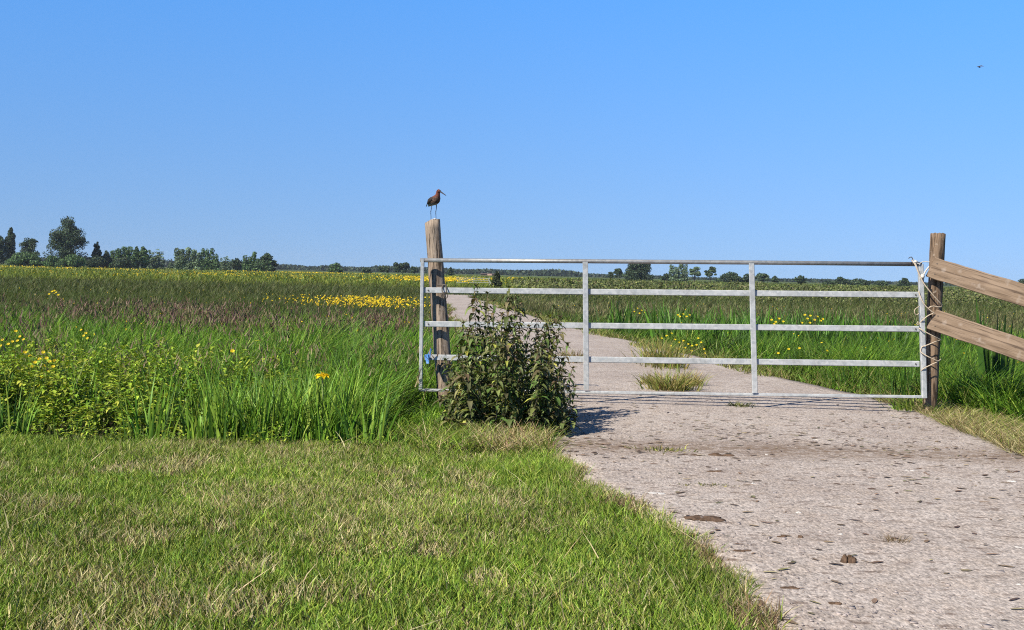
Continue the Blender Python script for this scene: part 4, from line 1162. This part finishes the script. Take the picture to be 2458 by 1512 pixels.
# tiny bird flying high at the right
fbp = W(2350, 160, 95)
fb_ = thing("flying_bird", "tiny dark bird flying in the sky at the upper right", "bird", fbp)
bm = mat_plain("far_bird", (.10, .12, .17), .8, .2, 5)
link_mesh("body", mesh_py("body", [tube_arr([fbp + Vector((-.17, 0, .0)), fbp + Vector((-.12, 0, .0)), fbp + Vector((0, 0, -.015)), fbp + Vector((.12, 0, -.03)), fbp + Vector((.2, 0, -.04))], [.01, .035, .05, .03, .008], 8)], True), bm, fb_)
for sy, dx in ((-1, 0), (1, .04)):
    w = [Vector((-.10, sy * .03, .03)), Vector((.06, sy * .03, .02)), Vector((.16, sy * .24, .05)), Vector((.26, sy * .42, -.04)), Vector((.08, sy * .26, .08))]
    f = [fbp + p for p in w]; bk = [p - Vector((0, 0, .012)) for p in f]
    F2 = [(0, 1, 2, 3, 4), (9, 8, 7, 6, 5)] + [(i, 5 + i, 5 + (i + 1) % 5, (i + 1) % 5) for i in range(5)]
    link_mesh("wing", mesh_py("wing", [(f + bk, F2)]), bm, fb_)

# ------------------------------------------------------------------ trees
def ell_points(n, c, r, fill=.45):
    d = rng.normal(size=(n, 3)); d /= np.linalg.norm(d, axis=1)[:, None]
    rad = 1 - fill * rng.random(n) ** 1.6
    return c + d * rad[:, None] * r, d
def tree(name, label, px0, px1, ytop, D, kind, cols, group, seed, dens=1.0, gap=.0, lean=0.0):
    global rng
    keep_rng = rng
    rng = np.random.default_rng(seed)
    pc = (px0 + px1) / 2
    top = W(pc, ytop, D)
    gzv = -.1
    cx, H, Wd = top.x, top.z - gzv, (px1 - px0) / FOC * D
    t = thing(name, label, "tree" if name != "bush" and name != "shrub" else "bush", (cx, D, gzv), group)
    lobes = []
    f = lambda a, b: rng.uniform(a, b)
    if kind == 'round':
        mn = min(Wd, H)
        for i in range(44):
            d = rng.normal(size=3); d /= np.linalg.norm(d); d *= rng.random() ** .35
            rr = f(.09, .16) * mn
            lobes.append(((d[0] * (Wd * .5 - rr * .9), d[1] * .3 * Wd, .55 * H + d[2] * (.44 * H - rr * .7)), (rr, rr, rr * f(.65, .9))))
        lobes.append(((0, 0, H - .14 * mn), (.17 * mn, .17 * mn, .14 * mn)))
        for i in range(8):
            lobes.append(((f(-.38, .38) * Wd, f(-.2, .2) * Wd, f(.14, .34) * H), (.15 * mn, .15 * mn, .12 * mn)))
        lobes.append(((0, 0, H * .5), (.36 * Wd, .3 * Wd, H * .32)))
    elif kind == 'dense':
        for i in range(34):
            u = f(0, 1); zz = H * (.08 + .86 * u); env = math.sqrt(max(.02, 1 - (u * .95) ** 2.2))
            rr = f(.09, .16) * Wd
            lobes.append(((f(-1, 1) * max(0, env * Wd * .5 - rr * .8), f(-1, 1) * env * Wd * .25, min(zz, H - rr * .6)), (rr, rr, rr * f(.6, .9))))
        lobes.append(((0, 0, H * .4), (.33 * Wd, .3 * Wd, H * .36)))
    elif kind == 'conifer':
        for i in range(13):
            u = i / 12; zz = H * (.06 + .90 * u); e = (1 - u) ** .75 * .42 + .05
            for s in (-1, 1):
                lobes.append(((s * e * Wd * f(.35, .7), f(-.2, .2) * Wd, zz), (e * Wd * .6, e * Wd * .6, H * .075)))
    elif kind == 'poplar':
        for i in range(12):
            u = i / 11; e = math.sin(math.pi * (.12 + .8 * u)) * .5 + .06
            lobes.append(((f(-.3, .3) * e * Wd + lean * u * H * .5, f(-.2, .2) * Wd, H * (.10 + .84 * u)), (e * Wd * .8, e * Wd * .8, H * .10)))
    elif kind == 'willow':
        k = max(4, int(Wd / (H * .22)))
        for i in range(k):
            x0 = -Wd * .5 + Wd * (i + .5) / k
            hh = H * f(.66, 1.0) if i not in (k // 2,) else H
            for j in range(6):
                u = j / 5
                lobes.append(((x0 * (.86 + .14 * u) + lean * H * u * .25 + f(-.05, .05) * Wd / k, f(-.3, .3) * Wd / k, hh * (.10 + .80 * u)), (Wd / k * (.92 - .42 * u), Wd / k * .8, hh * .14)))
    elif kind == 'open':
        for i in range(15):
            a = f(-1, 1); zz = H * (f(.5, .95) if i < 11 else f(.3, .55))
            rr = f(.10, .19) * Wd
            lobes.append(((a * (Wd * .5 - rr), f(-.2, .2) * Wd, min(zz, H - rr * .6)), (rr, rr, rr * f(.5, .8))))
        lobes.append(((.1 * Wd, 0, H - .12 * Wd), (.16 * Wd, .15 * Wd, .11 * Wd)))
    elif kind == 'bush':
        for i in range(12):
            a = f(-1, 1); rr = f(.14, .24) * Wd; e = math.sqrt(1 - .8 * a * a)
            lobes.append(((a * (Wd * .5 - rr * .8), f(-.2, .2) * Wd, H * e * f(.25, .7)), (rr, rr, min(rr, H * .3 * e))))
        lobes.append(((0, 0, H * .62), (.26 * Wd, .2 * Wd, H * .37)))
    px_area = (px1 - px0) * .4166 * H / D * 1125
    N = int(np.clip(px_area * 10 * dens, 500, 16000))
    vol = np.array([l[1][0] * l[1][2] for l in lobes]); vol /= vol.sum()
    s0 = max(.22, D / 1125 * 1.5)
    Ps, Cs, Ns = [], [], []
    for (c, r), v in zip(lobes, vol):
        m = max(20, int(N * v))
        p, dn = ell_points(m, np.array(c), np.array(r), .55)
        tint = rng.uniform(.72, 1.3)
        Ps.append(p); Ns.append(dn); Cs.append(pick(m, cols, [1] * len(cols)) * tint)
    P = np.concatenate(Ps); Cc = np.concatenate(Cs); Nn = np.concatenate(Ns)
    ok = (P[:, 2] > .02 * H) & (rng.random(len(P)) > gap * vnoise(P[:, 0], P[:, 2], Wd * .13, seed % 50) * 2 * (vnoise(P[:, 0], P[:, 2], Wd * .13, seed % 50) > .5))
    P, Cc, Nn = P[ok], Cc[ok], Nn[ok]
    P = P + np.array([cx, D, gzv])
    v, q, c = cards(P, rng.uniform(.7, 1.5, len(P)) * s0, Cc, Nn, 1.0, .9)
    link_mesh("crown", mesh_np("crown", v, q, c), MAT_TREE, t)
    arr = []
    b0 = Vector((cx, D, gzv - .3)); tr = max(.12, .035 * min(H, Wd * 1.5))
    tp = Vector((cx + lean * H * .2, D, gzv + H * .72))
    arr.append(tube_arr(smooth_path([b0, b0.lerp(tp, .5) + Vector((rng.uniform(-.02, .02) * Wd, 0, 0)), tp], 4), [tr * (1 - .75 * k / 8) for k in range(9)], 7))
    for k, (c_, r_l) in enumerate(lobes):
        if k % 2 == 0 and kind in ('round', 'open', 'willow', 'dense'):
            st = b0.lerp(tp, rng.uniform(.3, .75)); en = Vector((cx + c_[0], D + c_[1], gzv + c_[2]))
            if en.z > st.z - .5: arr.append(tube_arr(smooth_path([st, st.lerp(en, .5) + Vector((0, 0, -.03 * H)), en], 3), [tr * .4, tr * .36, tr * .32, tr * .27, tr * .2, tr * .15, tr * .1], 5))
    link_mesh("trunk", mesh_py("trunk", arr, True), MAT_BARK, t)
    rng = keep_rng
    return t
DKG = [(.062, .105, .050), (.095, .145, .068), (.042, .072, .038)]
MDG = [(.11, .205, .068), (.155, .26, .088), (.072, .135, .050)]
PLG = [(.16, .24, .125), (.21, .29, .155), (.12, .18, .10)]
GL, GR, GC = "trees along the left horizon", "trees along the right horizon", "trees on the middle horizon"
tree("broadleaf_tree", "dark broad tree cut by the left picture edge", -40, 34, 566, 330, 'dense', DKG, GL, 201)
tree("conifer_tree", "dark pointed conifer rising beside the tree at the left picture edge", 13, 39, 548, 335, 'poplar', DKG, GL, 202, 1.5)
tree("broadleaf_tree", "dark round headed tree between the pointed conifer and the tallest tree", 36, 106, 571, 330, 'dense', DKG, GL, 203, 1.1, .45)
tree("broadleaf_tree", "tallest big dark tree on the left horizon", 110, 216, 517, 325, 'round', DKG, GL, 204, 1.5, .3)
tree("bush", "long low green bush in front of the round headed tree at the far left", 5, 105, 604, 305, 'bush', MDG, GL, 205, 1.2)
tree("bush", "low green bush just left of the tallest tree's foot", 98, 148, 612, 303, 'bush', MDG, GL, 206, 1.2)
tree("bush", "rounded green bush right in front of the tallest tree", 140, 208, 609, 300, 'bush', MDG, GL, 207, 1.3)
tree("conifer_tree", "slim dark conifer just right of the tallest tree", 214, 250, 582, 330, 'conifer', DKG, GL, 208, 1.3)
tree("bush", "dark bush under the slim conifer", 205, 258, 612, 325, 'bush', DKG, GL, 209)
tree("conifer_tree", "small dark pointed tree between the slim conifer and the willows", 243, 267, 603, 335, 'poplar', DKG, GL, 210, 1.4)
tree("willow_tree", "wide row of dense green willows under one broken top, left of the two thin poplars", 262, 328, 592, 340, 'willow', MDG, GL, 211, 1.2, .2, .25)
tree("bush", "dark green undergrowth bush below the dense willow row", 255, 335, 617, 330, 'bush', DKG, GL, 212, 1.2)
tree("poplar_tree", "first of two thin leaning poplars beside the dense willow row", 322, 339, 592, 345, 'poplar', MDG, GL, 213, 1.4, 0, -.12)
tree("poplar_tree", "thicker second leaning poplar, right of the first thin one", 334, 362, 593, 345, 'poplar', MDG, GL, 214, 1.4, 0, -.2)
tree("willow_tree", "pale airy willow standing alone before the wide gap", 354, 394, 599, 350, 'willow', PLG, GL, 215, .8, .5)
tree("bush", "tiny blue green bush in the gap between two willow groups", 402, 418, 629, 420, 'bush', PLG, GL, 216)
tree("willow_tree", "pale green willow group with brushy tops right of the gap", 419, 487, 595, 345, 'willow', PLG, GL, 217, 1.1, .3, -.1)
tree("willow_tree", "darker willow leaning against the pale brushy group", 484, 527, 597, 345, 'willow', MDG, GL, 218, 1.1, .3, -.15)
tree("willow_tree", "thin hazy willow left of the last clump on the left horizon", 528, 556, 616, 370, 'willow', PLG, GL, 219, .7, .4)
tree("broadleaf_tree", "small dark round tree beginning the last clump", 550, 588, 619, 360, 'round', DKG, GL, 220)
tree("willow_tree", "green tree with two upright tops in the last clump", 582, 626, 605, 350, 'willow', MDG, GL, 221, 1.1, .2, .1)
tree("broadleaf_tree", "dense dark dome shaped tree ending the last clump", 612, 668, 608, 345, 'dense', DKG + MDG[:1], GL, 222, 1.2)
tree("bush", "round dark bush alone on the horizon left of the leaning post", 787, 825, 632, 400, 'dense', MDG, GC, 223)
tree("bush", "smaller squat bush between the round bush and the umbrella tree", 865, 895, 643, 420, 'dense', DKG, GC, 224)
tree("broadleaf_tree", "small umbrella shaped tree left of the larger spreading tree", 906, 938, 639, 430, 'open', DKG, GC, 225, 1.6)
tree("broadleaf_tree", "larger spreading tree with gaps just left of the gate's left stile", 942, 992, 631, 430, 'open', DKG, GC, 226, 1.8)
tree("broadleaf_tree", "faint small tree right at the gate's left stile", 984, 1008, 641, 480, 'open', DKG, GC, 227, 1.3)
tree("conifer_tree", "small pointed tree just right of the leaning post", 1072, 1092, 642, 430, 'conifer', DKG, GC, 228, 1.4)
tree("bush", "dark pointed bush beside the distant wooden rails", 1180, 1206, 652, 104, 'conifer', [(.045, .06, .03), (.065, .085, .04)], GC, 229, 1.5)
tree("broadleaf_tree", "small low tree at the left of the pair before the big dark dome", 1456, 1476, 653, 430, 'open', DKG, GR, 231, 1.6)
tree("broadleaf_tree", "taller small tree touching the left of the big dark dome", 1470, 1498, 644, 430, 'open', DKG, GR, 232, 1.8)
tree("broadleaf_tree", "big dark dome shaped tree under the top rail right of the first upright", 1493, 1577, 626, 380, 'dense', DKG, GR, 233, 1.3)
tree("bush", "low dark dome bush between the big dome and the pale poplar", 1583, 1618, 655, 390, 'bush', DKG, GR, 234, 1.2)
tree("willow_tree", "pale tall feathery tree reaching the top rail", 1607, 1652, 628, 385, 'willow', PLG, GR, 235, 1.0, .35)
tree("broadleaf_tree", "sparse half bare tree with forked limbs right of the pale feathery tree", 1650, 1686, 640, 385, 'open', PLG, GR, 236, .8, .3)
tree("willow_tree", "bushy topped tree with bare trunks left of the long hedge", 1690, 1721, 640, 385, 'open', PLG + DKG, GR, 237, 1.3, .2)
tree("bush", "long dark hedge like tree clump left of the second upright", 1718, 1790, 652, 400, 'bush', DKG, GR, 238, 1.2)
tree("bush", "small dark clump right behind the second upright", 1780, 1804, 657, 400, 'dense', DKG, GR, 239)
tree("broadleaf_tree", "airy small tree just right of the second upright", 1808, 1850, 656, 410, 'open', DKG + PLG, GR, 240, 1.2)
tree("bush", "small dark pointed clump right of the airy tree", 1848, 1872, 661, 410, 'bush', DKG, GR, 241)
tree("broadleaf_tree", "small dark tree alone in the middle of the right gate bay", 1905, 1938, 661, 400, 'round', DKG, GR, 242, 1.2)
tree("bush", "flat dark hedge clump left of the pointed far clump", 1968, 2010, 673, 400, 'bush', DKG, GR, 243)
tree("bush", "pointed dark far clump in the right gate bay", 2002, 2036, 665, 400, 'dense', DKG, GR, 244, 1.2)
tree("bush", "long dark far clump right of the pointed one", 2030, 2092, 668, 400, 'bush', DKG, GR, 245, 1.2)
tree("bush", "low dark far clump left of the round tree by the twine", 2094, 2136, 672, 400, 'bush', DKG, GR, 246)
tree("broadleaf_tree", "round dark far tree just left of the twine on the gate end", 2153, 2188, 667, 390, 'dense', DKG, GR, 247, 1.3)
tree("broadleaf_tree", "dark wood clump at the right picture edge above the top board's slope", 2424, 2490, 669, 380, 'bush', DKG, GR, 248, 1.3)

# low shrub belt on the right and a far wood on the whole horizon: nobody could count either
def belt(name, label, cat, N, sampler, hsize, cols, wts, mat=MAT_TREE):
    P, s, tn = sampler(N)
    v, q, c = cards(P, s, pick(len(P), cols, wts) * tn[:, None], np.array([0, -.3, .4]), 1.0, 1.0)
    o = link_mesh(name, mesh_np(name, v, q, c), mat)
    return set_props(o, label, cat, None, "stuff")
def shrubs(N):
    P = []; TN = []
    for _ in range(420):
        y = rng.uniform(62, 150); x = y * rng.uniform(.005, .50)
        hh = rng.uniform(.45, 1.0) + .25 * (rng.random() < .12); rw = rng.uniform(.6, 1.9)
        m = N // 420
        p, dn = ell_points(m, np.array([x, y, -.1 + hh * .45]), np.array([rw, rw, hh * .55]), .4)
        P.append(p); TN.append(np.full(m, rng.uniform(.55, 1.45)))
    P = np.concatenate(P); TN = np.concatenate(TN); ok = P[:, 2] > -.08; P, TN = P[ok], TN[ok]
    return P, rng.uniform(.12, .32, len(P)) * (P[:, 1] / 110), TN
belt("shrub_undergrowth", "belt of low olive shrubs and rank herbs beyond the right hand field", "undergrowth", 42000, shrubs, 1, [(.12, .155, .05), (.16, .18, .06), (.20, .23, .07), (.085, .11, .038), (.17, .155, .08)], [3, 3, 2, 2, 1.5])
def farwood(N):
    y = rng.uniform(880, 1000, N); x = rng.uniform(-.56, .56, N) * y
    hh = (2.2 + 7 * np.clip(fnoise(x, x * 0, 60, 121) - .35, 0, 1) + 2.0 * vnoise(x, x * 0, 14, 122))
    hh = hh * (1 - .62 * sstep(.03, .14, x / y))
    z = -.1 + hh * rng.random(N) ** .8
    return np.stack([x, y, z], 1), rng.uniform(2.0, 4.0, N), np.ones(N)
belt("far_woods", "low dark band of far woods along the whole horizon", "woods", 34000, farwood, 1, [(.045, .075, .042), (.06, .09, .05), (.036, .06, .038)], [1, 1, 1])

# ------------------------------------------------------------------ distant rails and house
fgd = 112.0
fg = thing("distant_gate", "distant pale wooden gate rails beside a dark pointed bush", "gate", (WX(1130, fgd), fgd, -.1))
wm = mat_plain("bleached_wood", (.34, .36, .27), .8, .2, 2)
for ya, yb in ((667, 668.5), (672, 673), (677.5, 678)):
    link_mesh("rail", mesh_py("rail", [bar_arr(W(1096, ya, fgd), W(1176, yb, fgd), .06, .075, .008)]), wm, fg)
for px in (1097, 1136, 1175):
    tpp = W(px, 666, fgd); link_mesh("upright", mesh_py("upright", [bar_arr(Vector((tpp.x, fgd + .07, -.2)), Vector((tpp.x, fgd + .07, tpp.z)), .09, .09, .01, Vector((1, 0, 0)))]), wm, fg)
link_mesh("brace", mesh_py("brace", [bar_arr(W(1172, 670, fgd - .1), W(1184, 689, fgd - .1), .10, .13, .01)]), wm, fg)
hd = 620.0
h0, h1 = W(1154, 668, hd), W(1192, 668, hd)
fh = thing("farmhouse", "far farmhouse with brown roof and pinkish gable on the horizon right of the post", "house", (h0.x, hd, -.1))
zt = W(1172, 656, hd).z; ze = zt * .55
w_ = h1.x - h0.x
def boxv(x0, x1, y0, y1, z0, z1):
    V = [Vector(p) for p in ((x0, y0, z0), (x1, y0, z0), (x1, y1, z0), (x0, y1, z0), (x0, y0, z1), (x1, y0, z1), (x1, y1, z1), (x0, y1, z1))]
    return V, [(0, 3, 2, 1), (4, 5, 6, 7), (0, 1, 5, 4), (1, 2, 6, 5), (2, 3, 7, 6), (3, 0, 4, 7)]
link_mesh("wall", mesh_py("wall", [boxv(h0.x, h1.x, hd, hd + 8, -.1, ze)]), mat_plain("brown_brick", (.20, .12, .09), .9, .2, .6), fh)
Vr = [Vector(p) for p in ((h0.x - .3, hd - .4, ze), (h1.x + .3, hd - .4, ze), (h1.x + .3, hd + 4, zt), (h0.x - .3, hd + 4, zt), (h1.x + .3, hd + 8.4, ze), (h0.x - .3, hd + 8.4, ze))]
link_mesh("roof", mesh_py("roof", [(Vr, [(0, 1, 2, 3), (3, 2, 4, 5), (0, 3, 5), (1, 4, 2), (0, 5, 4, 1)])]), mat_plain("roof_tiles", (.13, .09, .075), .9, .2, .6), fh)
gx0, gx1 = W(1170, 660, hd).x, W(1181, 660, hd).x
Vg = [Vector(p) for p in ((gx0, hd - 2, -.1), (gx1, hd - 2, -.1), (gx1, hd - 2, ze), ((gx0 + gx1) / 2, hd - 2, zt - .2), (gx0, hd - 2, ze), (gx0, hd + 3, -.1), (gx1, hd + 3, -.1), (gx1, hd + 3, ze), ((gx0 + gx1) / 2, hd + 3, zt - .2), (gx0, hd + 3, ze))]
link_mesh("gable", mesh_py("gable", [(Vg, [(0, 1, 2, 3, 4), (9, 8, 7, 6, 5), (0, 5, 6, 1), (1, 6, 7, 2), (2, 7, 8, 3), (3, 8, 9, 4), (4, 9, 5, 0)])]), mat_plain("pink_render", (.52, .33, .27), .9, .1, .6), fh)

# ------------------------------------------------------------------ thin summer haze over the flat land
hz = M("summer_haze")
pv = hz.n("VolumePrincipled"); hz.i(pv, "Color", (.80, .88, 1.0)); hz.i(pv, "Density", .00012); hz.i(pv, "Anisotropy", .2)
hz.t.links.new(pv.outputs[0], hz.out.inputs["Volume"])
o = link_mesh("haze", mesh_py("haze", [boxv(-1260, 1260, -80, 1560, -1.6, 20.0)]), hz.m)
set_props(o, "thin pale blue haze over the far trees", "haze", None, "stuff")
